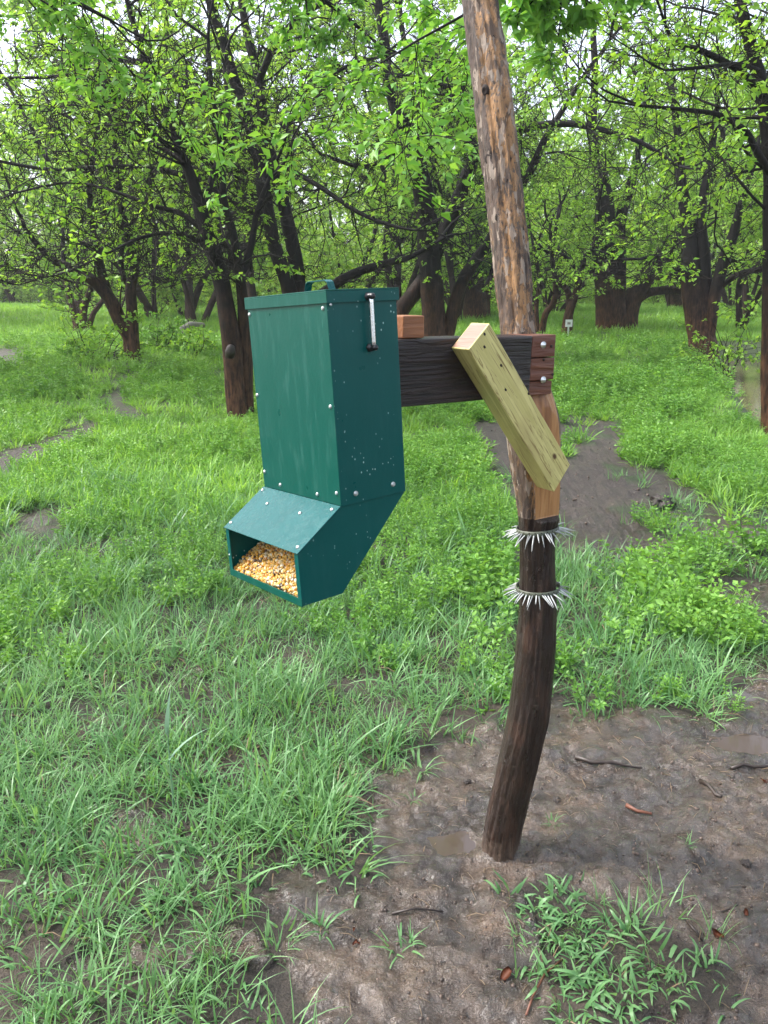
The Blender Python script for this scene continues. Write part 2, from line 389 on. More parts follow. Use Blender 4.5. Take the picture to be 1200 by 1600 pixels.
vo = t.n('ShaderNodeTexVoronoi', Scale=95.0); wv = t.n('ShaderNodeVectorMath', operation='ADD'); t.l(t.coord((1, 1, .30)), wv.inputs[0])
nv = t.n('ShaderNodeVectorMath', operation='SCALE'); nz = t.n('ShaderNodeTexNoise', Scale=70.0, Detail=4.0); t.l(t.coord((1, 1, .5)), nz.inputs['Vector']); t.l(nz.outputs['Color'], nv.inputs[0]); nv.inputs['Scale'].default_value = .022; t.l(nv.outputs[0], wv.inputs[1]); t.l(wv.outputs[0], vo.inputs['Vector'])
vs_ = t.n('ShaderNodeSeparateColor'); t.l(vo.outputs['Color'], vs_.inputs[0]); clump = t.ramp(t.noise(t.coord((1, 1, .4)), 22, 3), [(.42, (0, 0, 0)), (.56, (1, 1, 1))])
col = t.mix(t.math('MULTIPLY', t.math('MULTIPLY', t.math('GREATER_THAN', vs_.outputs[0], .45), clump), .85), col, t.mix(vs_.outputs[1], (.020, .012, .008), (.15, .105, .080)))
col = t.mix(t.math('MULTIPLY', t.math('GREATER_THAN', vs_.outputs[2], .84), .7), col, (.42, .34, .27))
t.set(Base_Color=col, Roughness=t.ramp(n3, [(.3, (.35,) * 3), (.7, (.7,) * 3)])); t.bump(n1, 1.0, .012, t.bump(n2, .8, .012)); M['post_top'] = t.m
t = NT('post_wet'); n1 = t.noise(t.coord((1, 1, .14)), 130, 6, .68, .6); n2 = t.noise(t.coord((1, 1, .35)), 24, 5, .62); n3 = t.noise(t.coord((.5, .5, 1)), 120, 4)
col = t.mix(n1, (.005, .0035, .003), (.034, .016, .0095)); col = t.mix(t.ramp(n2, [(.5, (0, 0, 0)), (.72, (.8, .8, .8))]), col, (.066, .028, .014))
col = t.mix(t.ramp(n3, [(.64, (0, 0, 0)), (.70, (.6, .6, .6))]), col, (.10, .066, .045))
sz_ = t.n('ShaderNodeSeparateXYZ'); tc_ = t.n('ShaderNodeTexCoord'); t.l(tc_.outputs['Object'], sz_.inputs[0])
fz = t.math('ADD', sz_.outputs[2], t.math('MULTIPLY', t.math('SUBTRACT', t.noise(t.coord(), 60, 4, .7), .5), .22))
col = t.mix(t.ramp(fz, [(.0, (.85, .85, .85)), (.075, (0, 0, 0))]), col, (.105, .072, .052))
t.set(Base_Color=col, Roughness=t.ramp(n2, [(.3, (.22,) * 3), (.7, (.5,) * 3)])); t.bump(n1, 1.0, .010); M['post_wet'] = t.m
t = NT('spike_plastic'); t.set(Base_Color=t.mix(t.n('ShaderNodeObjectInfo').outputs['Random'], (.17, .18, .18), (.56, .58, .57)), Roughness=.28); M['spike'] = t.m
t = NT('collar_strip'); t.set(Base_Color=t.mix(t.noise(t.coord(), 90), (.045, .055, .035), (.10, .11, .075)), Roughness=.5); M['collar'] = t.m
t = NT('corn'); t.set(Base_Color=t.attr('tone').outputs['Color'], Roughness=.32); M['corn'] = t.m
t = NT('stick_wet'); t.set(Base_Color=t.mix(t.noise(t.coord(), 40), (.010, .008, .007), (.045, .03, .022)), Roughness=.4); M['stick'] = t.m
t = NT('stick_red'); t.set(Base_Color=t.mix(t.noise(t.coord(), 40), (.085, .028, .014), (.16, .058, .03)), Roughness=.5); M['stick_red'] = t.m
t = NT('straw'); t.set(Base_Color=t.mix(t.n('ShaderNodeNewGeometry').outputs['Random Per Island'], (.035, .022, .015), (.22, .155, .085)), Roughness=.55); M['straw'] = t.m
t = NT('dead_leaf'); t.set(Base_Color=t.mix(t.noise(t.coord(), 60), (.09, .022, .008), (.20, .055, .016)), Roughness=.6); M['dead_leaf'] = t.m
t = NT('clod'); t.set(Base_Color=t.mix(t.noise(t.coord(), 60), (.012, .009, .008), (.04, .028, .022)), Roughness=.45); t.bump(t.noise(t.coord(), 120, 4), 1, .006); M['clod'] = t.m
t = NT('sign_white'); t.set(Base_Color=(.75, .76, .75), Roughness=.5); M['white'] = t.m
t = NT('grey_log'); t.set(Base_Color=t.mix(t.noise(t.coord(), 12), (.16, .14, .125), (.36, .32, .29)), Roughness=.7); M['log'] = t.m

# ------------------------------------------------------------------ ground and water
def axis(lo, hi, core0, core1, step, grow):
    a = list(np.arange(core0, core1, step)); s = step
    up = [a[-1]];
    while up[-1] < hi: s *= grow; up.append(up[-1] + s)
    s = step; dn = [a[0]]
    while dn[-1] > lo: s *= grow; dn.append(dn[-1] - s)
    return np.array(dn[::-1][:-1] + a + up[1:])
gx = axis(-160, 160, -1.05, 1.8, .0098, 1.055); gy = axis(-40, 260, .9, 3.0, .0092, 1.035)
GX, GY = np.meshgrid(gx, gy)
mm = mud_mask(GX, GY)
mms = mm.astype(float)
GZ = ground_h(GX, GY, mm)
V = np.stack([GX, GY, GZ], -1).reshape(-1, 3)
nx, ny = len(gx), len(gy)
i = (np.arange(ny - 1)[:, None] * nx + np.arange(nx - 1)[None, :]).ravel()
me = smooth(mesh_np('ground', V, [np.stack([i, i + 1, i + nx + 1, i + nx], 1)]))
wetv = sstep(.50, .60, fbm(GX * 6.5, GY * 9.0, 77, 4)) * .85 + sstep(.45, .60, fbm(GX * 2.1, GY * 2.1, 78, 3)) * .40 + sstep(.0, -.012, (GZ - base_h(GX, GY))) * .5
for nm, arr in (('turf', sstep(3.2, 6.5, GY)), ('mud', mms), ('wet', np.clip(wetv, 0, 1))):
    a = me.attributes.new(nm, 'FLOAT', 'POINT'); a.data.foreach_set('value', arr.ravel().astype(np.float32))
tag(link('ground', me, M['ground']), kind='structure')
wp = [(3.6, 6.4), (4.1, 8), (5.0, 11), (6.0, 14), (7.3, 18), (8.3, 21.2), (22, 21.2), (22, 6.4)]
bm = bmesh.new(); bm.faces.new([bm.verts.new((x, y, -.03)) for x, y in wp][::-1])
bmesh.ops.recalc_face_normals(bm, faces=bm.faces[:])
for f in bm.faces:
    if f.normal.z < 0: f.normal_flip()
tag(link('water', bm_mesh('water', bm), M['water']), kind='structure')

# ------------------------------------------------------------------ ground cover (scattered by geometry nodes)
def blade_clump(name, n, rad, hmin, hmax, w, rg, seg=4, lean=.6, mat='grass'):
    ang = rg.uniform(0, 2 * np.pi, n); rr = rad * np.sqrt(rg.uniform(0, 1, n))
    bx, by = rr * np.cos(ang), rr * np.sin(ang)
    h = rg.uniform(hmin, hmax, n); th = ang + rg.normal(0, .9, n); ln = np.abs(rg.normal(.35, .35, n)) * lean
    cv = rg.uniform(.2, 1.3, n) * lean; ww = w * rg.uniform(.6, 1.25, n); tw = rg.uniform(0, 2 * np.pi, n)
    s = np.linspace(0, 1, seg + 1)[None, :]
    phi = ln[:, None] + cv[:, None] * s * 1.4                     # bend away from vertical
    ds = (h / seg)[:, None]
    hx = np.cumsum(np.sin(phi) * ds, 1) - np.sin(phi[:, :1]) * ds; hz = np.cumsum(np.cos(phi) * ds, 1) - np.cos(phi[:, :1]) * ds
    X = bx[:, None] + hx * np.cos(th)[:, None]; Y = by[:, None] + hx * np.sin(th)[:, None]; Z = hz - .012
    prof = np.array([.7, 1, .9, .6, .35, .2, .1])[:seg + 1].copy(); prof[-1] = .06
    sx = -np.sin(th + .5 * np.cos(tw))[:, None] * ww[:, None] * prof; sy = np.cos(th + .5 * np.cos(tw))[:, None] * ww[:, None] * prof
    Lv = np.stack([X - sx, Y - sy, Z], -1); Rv = np.stack([X + sx, Y + sy, Z], -1)
    V = np.stack([Lv, Rv], 2).reshape(n, -1, 3); k = (seg + 1) * 2
    base = np.arange(n)[:, None, None] * k; j = np.arange(seg)[None, :, None] * 2
    F = (base + j + np.array([0, 1, 3, 2])[None, None, :]).reshape(-1, 4)
    me = smooth(mesh_np(name, V.reshape(-1, 3), [F])); me.materials.append(M[mat]); return me
def herb(name, stems, h, leaf, rg, mat='herb', pairs=7, spread=.5):
    P, D, L = [], [], []; st = []
    for s in range(stems):
        a = rg.uniform(0, 2 * np.pi); ln = abs(rg.normal(0, spread)); hh = h * rg.uniform(.55, 1.1)
        d = np.array([math.cos(a) * math.sin(ln), math.sin(a) * math.sin(ln), math.cos(ln)])
        b = np.array([rg.normal(0, .025), rg.normal(0, .025), -.01]); pts = [b]
        for k in range(1, pairs + 1):
            d = d + rg.normal(0, .12, 3); d /= np.linalg.norm(d); pts.append(pts[-1] + d * hh / pairs)
            if k < 2: continue
            q = rg.uniform(0, np.pi)
            for side in range(3 if k < pairs else 4):
                qa = q + side * 2.1
                o = np.array([math.cos(qa), math.sin(qa), rg.uniform(-.1, .6)])
                P.append(pts[-1] + o * leaf * .12); D.append(o + d * .3); L.append(leaf * rg.uniform(.6, 1.15) * (1.15 - .35 * k / pairs))
        st.append((np.array(pts), np.linspace(.0025, .0012, pairs + 1)))
    P, D, L = np.array(P), np.array(D), np.array(L)
    V1, F1 = leaf_arrays(P, D, L, L * .27, rg); V2, F2 = tubes(st, 3)
    me = mesh_np(name, np.concatenate([V1, V2]), [F1, F2 + len(V1)]); me.materials.append(M[mat]); return me

GN = {}
def scatter(name, protos, P, S, tilt, rg, label, cat):
    col = bpy.data.collections.new(name + '_source')
    for k, pm in enumerate(protos): col.objects.link(bpy.data.objects.new('%s_source_%02d' % (name, k), pm))
    n = len(P); me = bpy.data.meshes.new(name); me.vertices.add(n); me.vertices.foreach_set('co', np.ascontiguousarray(P, np.float32).ravel())
    rot = np.stack([rg.normal(0, tilt, n), rg.normal(0, tilt, n), rg.uniform(0, 6.283, n)], 1).astype(np.float32)
    a = me.attributes.new('rot', 'FLOAT_VECTOR', 'POINT'); a.data.foreach_set('vector', rot.ravel())
    a = me.attributes.new('siz', 'FLOAT', 'POINT'); a.data.foreach_set('value', S.astype(np.float32))
    a = me.attributes.new('idx', 'INT', 'POINT'); a.data.foreach_set('value', rg.integers(0, len(protos), n).astype(np.int32))
    o = link(name, me); tag(o, label, cat, kind='stuff')
    ng = bpy.data.node_groups.new(name, 'GeometryNodeTree')
    ng.interface.new_socket('Geometry', in_out='INPUT', socket_type='NodeSocketGeometry'); ng.interface.new_socket('Geometry', in_out='OUTPUT', socket_type='NodeSocketGeometry')
    N = ng.nodes; gi = N.new('NodeGroupInput'); go = N.new('NodeGroupOutput'); ip = N.new('GeometryNodeInstanceOnPoints'); ci = N.new('GeometryNodeCollectionInfo')
    ci.inputs['Collection'].default_value = col; ci.inputs['Separate Children'].default_value = True; ci.inputs['Reset Children'].default_value = True
    def na(nm, ty):
        x = N.new('GeometryNodeInputNamedAttribute'); x.data_type = ty; x.inputs['Name'].default_value = nm; return x.outputs['Attribute']
    er = N.new('FunctionNodeEulerToRotation'); Lk = ng.links.new
    Lk(na('rot', 'FLOAT_VECTOR'), er.inputs[0]); Lk(er.outputs[0], ip.inputs['Rotation']); Lk(na('siz', 'FLOAT'), ip.inputs['Scale']); Lk(na('idx', 'INT'), ip.inputs['Instance Index'])
    ip.inputs['Pick Instance'].default_value = True
    Lk(gi.outputs[0], ip.inputs['Points']); Lk(ci.outputs[0], ip.inputs['Instance']); Lk(ip.outputs[0], go.inputs[0])
    md = o.modifiers.new('scatter', 'NODES'); md.node_group = ng
    return o
def sample(bands, rg, keep):
    out = []
    for y0, y1, dens in bands:
        xm = .62 * y1 + 1.6; n = int((y1 - y0) * 2 * xm * dens)
        x = rg.uniform(-xm, xm, n); y = rg.uniform(y0, y1, n)
        ok = np.abs(x) < .62 * y + 1.6
        x, y = x[ok], y[ok]; k = keep(x, y); x, y = x[k], y[k]
        z = ground_h(x, y); wet = z > -.15
        out.append(np.stack([x, y, z], 1)[wet])
    return np.concatenate(out)
def mud_seen(x, y):
    m = mud_mask(x, y); far = y > 4.5
    for d in (.03, .06):
        k = 1 + d * far; m = m | (mud_mask(x * k, y * k) & far)
    return m
def in_water(x, y): return (x > 5.0 + .5 * (fbm(x * 2, y * 2, 4) - .5) + 0.32 * (y - 11)) & (y > 6.8) & (y < 20.5)
POST_XY = ground_hit(778, 1345)
def clear_post(x, y): return (x - POST_XY.x) ** 2 + (y - POST_XY.y) ** 2 > .2 ** 2

rg = np.random.default_rng(11)
tall = [blade_clump('g', 20, .05, .05, .16, .0027, rg, 5, .95) for k in range(8)] + [blade_clump('g', 9, .03, .09, .20, .0036, rg, 5, .8) for k in range(2)] + [blade_clump('g', 5, .05, .06, .15, .0020, rg, 4, 1.5, 'straw')]
def k_grass(x, y):
    patch = fbm(x * 1.7, y * 1.7, 51, 3)
    dens = sstep(.24, .46, patch + .22 * (fbm(x * .8, y * .8, 57, 2) - .3) - .27 * (y < 1.8) - .10 * (y < 1.5))
    return ~inside(TURF_ISLAND, x, y) & ~mud_mask(x + rg.normal(0, .045, x.shape), y + rg.normal(0, .06, x.shape)) & ~in_water(x, y) & (rg.uniform(size=x.shape) < np.clip(dens + .12, 0, 1)) & clear_post(x, y)
P = sample([(-.8, .9, 60), (.9, 2.4, 400), (2.4, 4.2, 300), (4.2, 6.5, 130)], rg, k_grass)
S = rg.uniform(.6, 1.25, len(P)) * (.55 + .95 * fbm(P[:, 0] * 2.6, P[:, 1] * 2.6, 52, 3)) * (1 + .25 * sstep(2.5, 5, P[:, 1])) * np.where(P[:, 1] < 1.8, .74, 1)
scatter('meadow_grass', tall, P, S, .18, rg, 'long wet green grass growing in front of the feeder', 'grass')
low = [blade_clump('l', 12, .035, .03, .085, .0040, rg, 4, 1.9) for k in range(5)] + [blade_clump('l', 5, .03, .03, .07, .002, rg, 3, 2.0, 'straw')]
P = sample([(.6, 2.0, 300), (2.0, 3.4, 110)], rg, lambda x, y: ~mud_mask(x, y) & ~inside(TURF_ISLAND, x, y) & clear_post(x, y) & (fbm(x * 5, y * 5, 58, 3) > .40))
scatter('low_grass', low, P, rg.uniform(.6, 1.2, len(P)), .3, rg, 'short broad grass blades lying flat between the mud', 'grass')
fine = [blade_clump('f', 34, .10, .07, .19, .0048, rg, 3, .8, 'grass_fine') for k in range(5)]
P = sample([(5, 9, 60), (9, 15, 30), (15, 26, 14), (26, 48, 7)], rg, lambda x, y: ~mud_seen(x, y) & ~in_water(x, y))
S = rg.uniform(.6, 1.2, len(P)) * (1 + 1.0 * sstep(9, 30, P[:, 1]))
scatter('field_grass', fine, P, S, .15, rg, 'bright green grass covering the clearing under the trees', 'grass')
herbs = [herb('h', 5, .20, .034, rg) for k in range(6)]
def k_herb(x, y):
    p = fbm(x * .9 + 3, y * .9, 91, 3); thr = np.where(y < 2.9, .66, np.where(y < 4.2, .52, .38)) - .16 * (x > .45) * (y > 2.2) * (y < 4.2)
    return ~mud_seen(x, y) & ~in_water(x, y) & (p > thr)
P = sample([(2.0, 3.2, 60), (3.2, 5, 90), (5, 8, 85), (8, 13, 45), (13, 20, 14)], rg, k_herb)
S = rg.uniform(.55, 1.3, len(P)) * (1 + .5 * sstep(7, 14, P[:, 1])) * (.25 + 1.5 * fbm(P[:, 0] * .8, P[:, 1] * .8, 93, 2))
scatter('leafy_ground_cover', herbs, P, S, .15, rg, 'low leafy green weeds spreading across the clearing', 'weeds')

# ------------------------------------------------------------------ trees
class Grow:
    def __init__(s, seed, leaf_p=.45, leaf_len=.075, k=(3.0, 5.0, 6.0), size=1.0, droop=.10, leaves_per=5, minr=.0032, twl=1.0):
        s.r = random.Random(seed); s.rg = np.random.default_rng(seed)
        s.nstem = 99; s.zmin = 1.7; s.trunk, s.limb, s.twig = [], [], []; s.lp, s.ld, s.ll = [], [], []
        s.leaf_p, s.leaf_len, s.k, s.size, s.droop, s.lper, s.minr, s.twl = leaf_p, leaf_len, k, size, droop, leaves_per, minr, twl
    def walk(s, p, d, L, n, jit, up):
        pts = [p.copy()]; step = L / n; g = s.r.gauss
        for i in range(n):
            d = d + Vector((g(0, jit), g(0, jit), g(0, jit) + up * (1 - 1.5 * i / n))); d.normalize()
            if p.z < s.zmin and d.z < .15: d.z = .15; d.normalize()
            p = p + d * step; pts.append(p)
        return pts, d
    def branch(s, p, d, L, r, lvl):
        n = (8, 6, 4)[lvl]; pts, dl = s.walk(p, d, L, n, (.20, .24, .26)[lvl], (.10, .02, -.03)[lvl] - s.droop * (.5, .6, .6)[lvl])
        rad = [max(s.minr, r * (1 - .75 * i / n)) for i in range(n + 1)]
        (s.limb if lvl == 0 else s.twig).append((pts, rad))
        if lvl < 2:
            m = max(2, int(L / s.size * s.k[lvl + 1] * s.r.uniform(.7, 1.3)))
            leafy = s.r.random()
            for q in range(m):
                t = s.r.uniform(.18, 1) ** .8; i = min(n - 1, int(t * n)); f = t * n - i
                pp = pts[i].lerp(pts[i + 1], f); dd = (pts[i + 1] - pts[i]).normalized()
                ax = Vector((s.r.gauss(0, 1), s.r.gauss(0, 1), s.r.gauss(0, 1))); ax = (ax - dd * ax.dot(dd)).normalized()
                nd = (dd * s.r.uniform(.3, .8) + ax * s.r.uniform(.5, 1.0)).normalized()
                s.branch(pp, nd, L * s.r.uniform(.32, .60) * (1.0 if lvl == 0 else s.twl), max(s.minr, rad[i] * .5), lvl + 1)
        if lvl >= 1:
            for i in range(1, n + 1):
                if s.r.random() < s.leaf_p * (1.0 if lvl == 2 else .5) * (.6 + 1.1 * min(1, max(0, (pts[i].z - 1.8) / 2.2))):
                    for q in range(s.lper):
                        s.lp.append(pts[i] + Vector((s.r.gauss(0, .02), s.r.gauss(0, .02), s.r.gauss(0, .02))) * s.size)
                        s.ld.append((dl.x + s.r.gauss(0, .8), dl.y + s.r.gauss(0, .8), -.25 + s.r.gauss(0, .45))); s.ll.append(s.leaf_len * s.r.uniform(.55, 1.2))
    def stem(s, pts, rad, frm=.35, dens=None, blen=(.9, 2.2), into=None):
        """a given stem; refined and then furnished with branches"""
        P = np.array([list(p) for p in pts]); n = len(P)
        tt = np.linspace(0, n - 1, (n - 1) * 4 + 1); fine = []
        for t in tt:                                                  # Catmull-Rom
            i = min(int(t), n - 2); f = t - i; a, b, c, d = P[max(i - 1, 0)], P[i], P[i + 1], P[min(i + 2, n - 1)]
            fine.append(.5 * (2 * b + (c - a) * f + (2 * a - 5 * b + 4 * c - d) * f * f + (3 * b - a - 3 * c + d) * f ** 3))
        fine = [Vector(x) for x in fine]; rr = np.interp(tt, np.arange(n), rad)
        (into if into is not None else s.trunk).append((fine, list(rr)))
        L = sum((fine[i + 1] - fine[i]).length for i in range(len(fine) - 1))
        m = int(L / s.size * (dens if dens is not None else s.k[0]))
        for q in range(m):
            t = s.r.uniform(frm, 1) ; i = min(int(t * (len(fine) - 1)), len(fine) - 2)
            dd = (fine[i + 1] - fine[i]).normalized(); ax = Vector((s.r.gauss(0, 1), s.r.gauss(0, 1), s.r.gauss(0, .7))); ax = (ax - dd * ax.dot(dd)).normalized()
            nd = (dd * s.r.uniform(.2, .7) + ax).normalized()
            s.branch(fine[i], nd, s.r.uniform(*blen) * s.size * (1.15 - .45 * t), max(s.minr * 1.5, min(rr[i] * .40, .017 * s.size)), 0)
        d = (fine[-1] - fine[-3]).normalized()
        for q in range(2): s.branch(fine[-1], (d + Vector((s.r.gauss(0, .4), s.r.gauss(0, .4), .1))).normalized(), s.r.uniform(1.0, 1.8) * s.size, rr[-1] * .9, 0)
    def build(s, root, loc, mbark, mtwig, mleaf, fold=.25, width=.30):
        loc = Vector(loc)
        for k, tr_ in enumerate(s.trunk):
            nm = 'trunk' if k == 0 else ('stem' if k < s.nstem else 'limb')
            V, F = tubes([tr_], 12, .07); link(nm, shift(smooth(mesh_np(nm, V, [F])), loc), mbark, root)
        if s.limb:
            V, F = tubes(s.limb, 6, .05); tag(link('branches', shift(smooth(mesh_np('branches', V, [F])), loc), mbark, root), kind='stuff')
        V, F = tubes(s.twig, 3); tag(link('twigs', shift(mesh_np('twigs', V, [F]), loc), mtwig, root), kind='stuff')
        if s.lp:
            P = np.array([tuple(p) for p in s.lp]); L = np.array(s.ll); V, F = leaf_arrays(P, np.array(s.ld), L, L * width, s.rg, fold)
            tag(link('crown', shift(mesh_np('crown', V, [F]), loc), mleaf, root), kind='stuff')

def hero(name, label, base, stems, limbs, seed, group=None, mleaf='leaf', mbark='bark', dlean=0.0, **kw):
    b = ground_hit(*base); y0 = b.y
    g = Grow(seed, **kw); rr = random.Random(seed + 5)
    def path(pp, y, dy):
        n = len(pp); return [at(u, v, y + dy * i / max(1, n - 1)) for i, (u, v, w) in enumerate(pp)], [px(w, y) / 2 for u, v, w in pp]
    for k, st in enumerate(stems):
        y = y0 + (0 if k == 0 else rr.uniform(-.01, .02) * y0); P, Rr = path(st, y, rr.uniform(-.05, .03) * y0 + dlean)
        if k == 0 or abs(st[0][1] - base[1]) < 40:
            foot = P[0].copy(); z = float(base_h(foot.x, foot.y)); 
            P = [Vector((foot.x, foot.y, z - .12))] + ([Vector((foot.x, foot.y, z + .05))] if P[1].z > z + .3 else []) + P[1:]; Rr = [Rr[0] * 1.35] + ([Rr[0] * 1.12] if len(P) == len(Rr) + 1 else []) + Rr[1:]
        g.stem(P, Rr, .38)
    g.nstem = len(stems)
    for lb in limbs:
        P, Rr = path(lb, y0, rr.uniform(-.12, .06) * y0); g.stem(P, Rr, .25, blen=(.6, 1.6))
    root = empty(name, (b.x, b.y, float(base_h(b.x, b.y)))); tag(root, label, 'tree', group)
    g.build(root, root.location, M[mbark], M['twig'], M[mleaf]); return root

t1 = hero('tree', 'dark forked tree with orange-brown scraped trunk just left of the green feeder', (372, 655),
    [[(372,655,30),(366,600,31),(362,540,31),(352,470,27),(335,400,25),(318,345,23),(300,280,16),(283,240,14),(265,185,12),(240,130,10),(215,60,8),(190,-30,6)],
     [(386,640,20),(384,560,22),(380,480,18),(375,430,15),(365,370,13),(350,310,10),(345,230,9),(332,150,7),(325,60,5)]],
    [[(318,345,14),(325,300,11),(340,250,9),(355,180,7),(350,100,5)], [(322,365,9),(285,335,8),(235,320,7),(180,300,5),(110,285,4),(30,300,3)],
     [(322,380,7),(275,365,6),(225,370,5),(170,395,3)], [(377,430,12),(392,385,11),(402,330,9),(420,280,6)], [(290,255,8),(250,230,7),(190,200,6),(120,190,4)]], 101, leaf_p=.09, k=(3.6, 6.0, 8.0), minr=.0042)
st = lathe_mesh('branch_stub', [(.0, -.10), (.055, -.08), (.062, .0), (.045, .06), (.0, .085)], 9)
o = link('branch_stub', st, M['clod'], t1); p = at(360, 548, t1.location.y - .16); o.location = p - t1.location; o.rotation_euler = (.5, .3, 0)
hero('tree', 'tall black twin-stemmed tree rising directly behind the green feeder lid', (474, 600),
    [[(474,600,27),(462,500,26),(448,440,23),(428,380,21),(414,310,21),(404,240,20),(390,195,18),(370,135,15),(352,75,13),(328,5,11),(318,-60,8)],
     [(484,600,25),(470,480,25),(460,400,23),(446,330,20),(428,260,18),(412,205,17),(406,130,14),(388,60,13),(372,-30,10)]],
    [[(388,192,13),(360,178,12),(318,148,10),(280,126,10),(235,102,8),(180,95,7),(100,118,5),(0,122,4)],
     [(412,340,10),(365,315,9),(310,283,9),(262,268,8),(180,260,7),(80,265,5),(-20,248,4)],
     [(405,125,11),(430,70,9),(465,30,8),(520,-5,6)], [(448,262,7),(500,292,7),(560,332,6),(610,352,5),(650,360,3)],
     [(470,480,17),(500,462,17),(530,440,16),(560,425,14),(600,412,12),(640,402,9),(680,380,6)], [(430,200,7),(480,170,6),(530,110,5),(590,90,4)]], 102, leaf_p=.10, k=(3.6, 5.8, 7.5), leaf_len=.075, minr=.0042)
hero('tree', 'broad tree with several curving stems between the feeder and the tall post', (684, 560),
    [[(684,560,40),(678,500,37),(674,440,35),(669,380,33),(664,320,31),(652,255,27),(640,210,23),(622,178,19),(606,120,16),(600,60,14),(585,-30,10)],
     [(600,560,27),(625,488,25),(660,440,24),(690,372,23),(718,305,22),(738,248,20),(735,225,18),(718,185,15),(698,150,13),(690,110,12),(668,75,11),(635,72,8),(625,10,6)],
     [(694,560,22),(702,510,21),(716,455,19),(738,415,18),(765,375,15),(800,310,13),(830,265,12),(850,220,10),(880,170,8),(925,100,6)]],
    [[(738,245,13),(790,210,12),(840,197,11),(885,193,10),(930,200,8),(1000,222,6),(1060,260,4)], [(655,270,12),(690,190,10),(730,120,8),(760,40,6)],
     [(640,210,9),(600,250,8),(560,260,6),(500,240,4)], [(735,225,9),(720,150,8),(640,120,6),(560,120,4)]], 103, leaf_p=.12, k=(3.2, 5.4, 7.0), leaf_len=.075, minr=.005)
hero('tree', 'stout dark tree with a reddish split trunk standing in the grass right of the post', (962, 516),
    [[(955,516,44),(952,470,42),(947,420,38),(943,370,34),(945,320,28),(935,260,20),(925,200,14),(930,120,10),(925,30,8)],
     [(975,516,36),(984,478,32),(1000,446,30),(1028,408,27),(1055,372,22),(1085,330,16),(1110,280,11),(1130,210,8)],
     [(966,516,24),(966,460,22),(968,410,20),(968,350,18),(985,290,14),(1000,220,10),(1010,140,7)]],
    [[(985,478,14),(1012,458,14),(1045,453,13),(1075,456,9),(1110,440,6)], [(938,440,13),(918,420,11),(900,416,9),(880,400,7),(860,395,5)], [(1010,436,11),(1050,430,9),(1100,420,7),(1170,400,6)]],
    104, leaf_p=.36, k=(2.6, 4.2, 5.4), leaf_len=.085, minr=.006, leaves_per=8, mleaf='leaf')
hero('tree', 'reddish multi-stemmed tree leaning over the muddy water at right', (1098, 556),
    [[(1098,556,40),(1092,510,36),(1082,460,34),(1080,410,30),(1076,350,22),(1065,290,16),(1060,220,12),(1050,140,8)],
     [(1108,552,26),(1100,500,26),(1098,440,27),(1096,390,24),(1095,330,16),(1110,250,11),(1120,170,8)],
     [(1104,540,18),(1112,490,20),(1122,440,19),(1135,395,18),(1146,365,15),(1160,310,10),(1180,250,8)]],
    [[(1120,455,9),(1150,430,9),(1190,420,8),(1230,410,6)], [(1085,440,9),(1060,420,8),(1030,400,6),(1000,405,4)]], 105, leaf_p=.34, k=(2.6, 4.2, 5.4), leaf_len=.08, minr=.005, leaves_per=7)
hero('tree', 'tall dark tree cut off by the right edge of the picture', (1200, 682),
    [[(1200,682,22),(1200,590,21),(1201,480,20),(1202,380,19),(1203,290,19),(1200,220,19),(1193,150,21),(1176,85,18),(1158,10,15),(1140,-60,11)],
     [(1203,290,12),(1215,200,12),(1225,100,10),(1235,0,8)]],
    [[(1192,146,12),(1165,118,10),(1135,98,9),(1092,78,8),(1055,66,6),(1040,40,4)], [(1203,270,11),(1180,232,10),(1165,205,9),(1125,180,7),(1075,172,6),(1000,165,4)],
     [(1200,262,4),(1165,268,4),(1135,275,3),(1122,310,3),(1118,345,3)], [(1185,110,7),(1150,100,6),(1100,105,5),(1040,110,3)]], 106, leaf_p=.14, k=(3.0, 5.4, 7.0), leaf_len=.075, minr=.004)
hero('tree', 'thin crooked black sapling standing behind the little white sign', (888, 526),
    [[(884,526,15),(889,490,14),(899,460,11),(908,425,10),(914,400,9),(930,380,7),(935,330,6)], [(888,520,13),(890,480,11),(887,455,10),(872,436,8),(862,400,6),(860,350,5)]], [], 107, leaf_p=.4, k=(3.0, 4.5, 5.0), leaf_len=.08, minr=.005)
hero('tree', 'two slim bent black saplings sharing one foot, just right of the post', (848, 528),
    [[(846,528,10),(852,492,10),(866,470,9),(868,440,8),(862,400,6),(870,350,5)], [(840,526,8),(838,480,7),(842,440,6),(836,390,5)]], [], 108, leaf_p=.4, k=(3.0, 4.5, 5.0), leaf_len=.08, minr=.005)
hero('tree', 'forked dark tree on the leafy mound at left, one stem leaning left', (207, 560),
    [[(207,560,25),(204,530,24),(190,505,22),(168,462,20),(140,435,17),(108,418,14),(80,405,10),(40,360,7)],
     [(207,545,20),(206,490,18),(204,450,16),(210,422,15),(203,380,14),(190,330,12),(182,270,9),(178,200,7)]],
    [[(170,465,16),(158,420,13),(148,370,11),(140,300,8),(150,220,6)], [(205,455,8),(190,420,8),(195,370,7),(225,320,5)]], 109, leaf_p=.10, k=(4.0, 6.0, 7.5), leaf_len=.09, minr=.006, droop=.0)
hero('tree', 'small dark tree far left with thin stems at the end of the grass strip', (122, 520),
    [[(122,520,12),(116,490,11),(108,460,10),(100,420,8),(98,360,6)], [(130,520,11),(132,480,10),(142,450,9),(150,400,7)], [(138,520,9),(146,490,8),(160,470,7),(175,440,5)]], [], 110, leaf_p=.35, k=(3, 5, 5), leaf_len=.13, minr=.006)
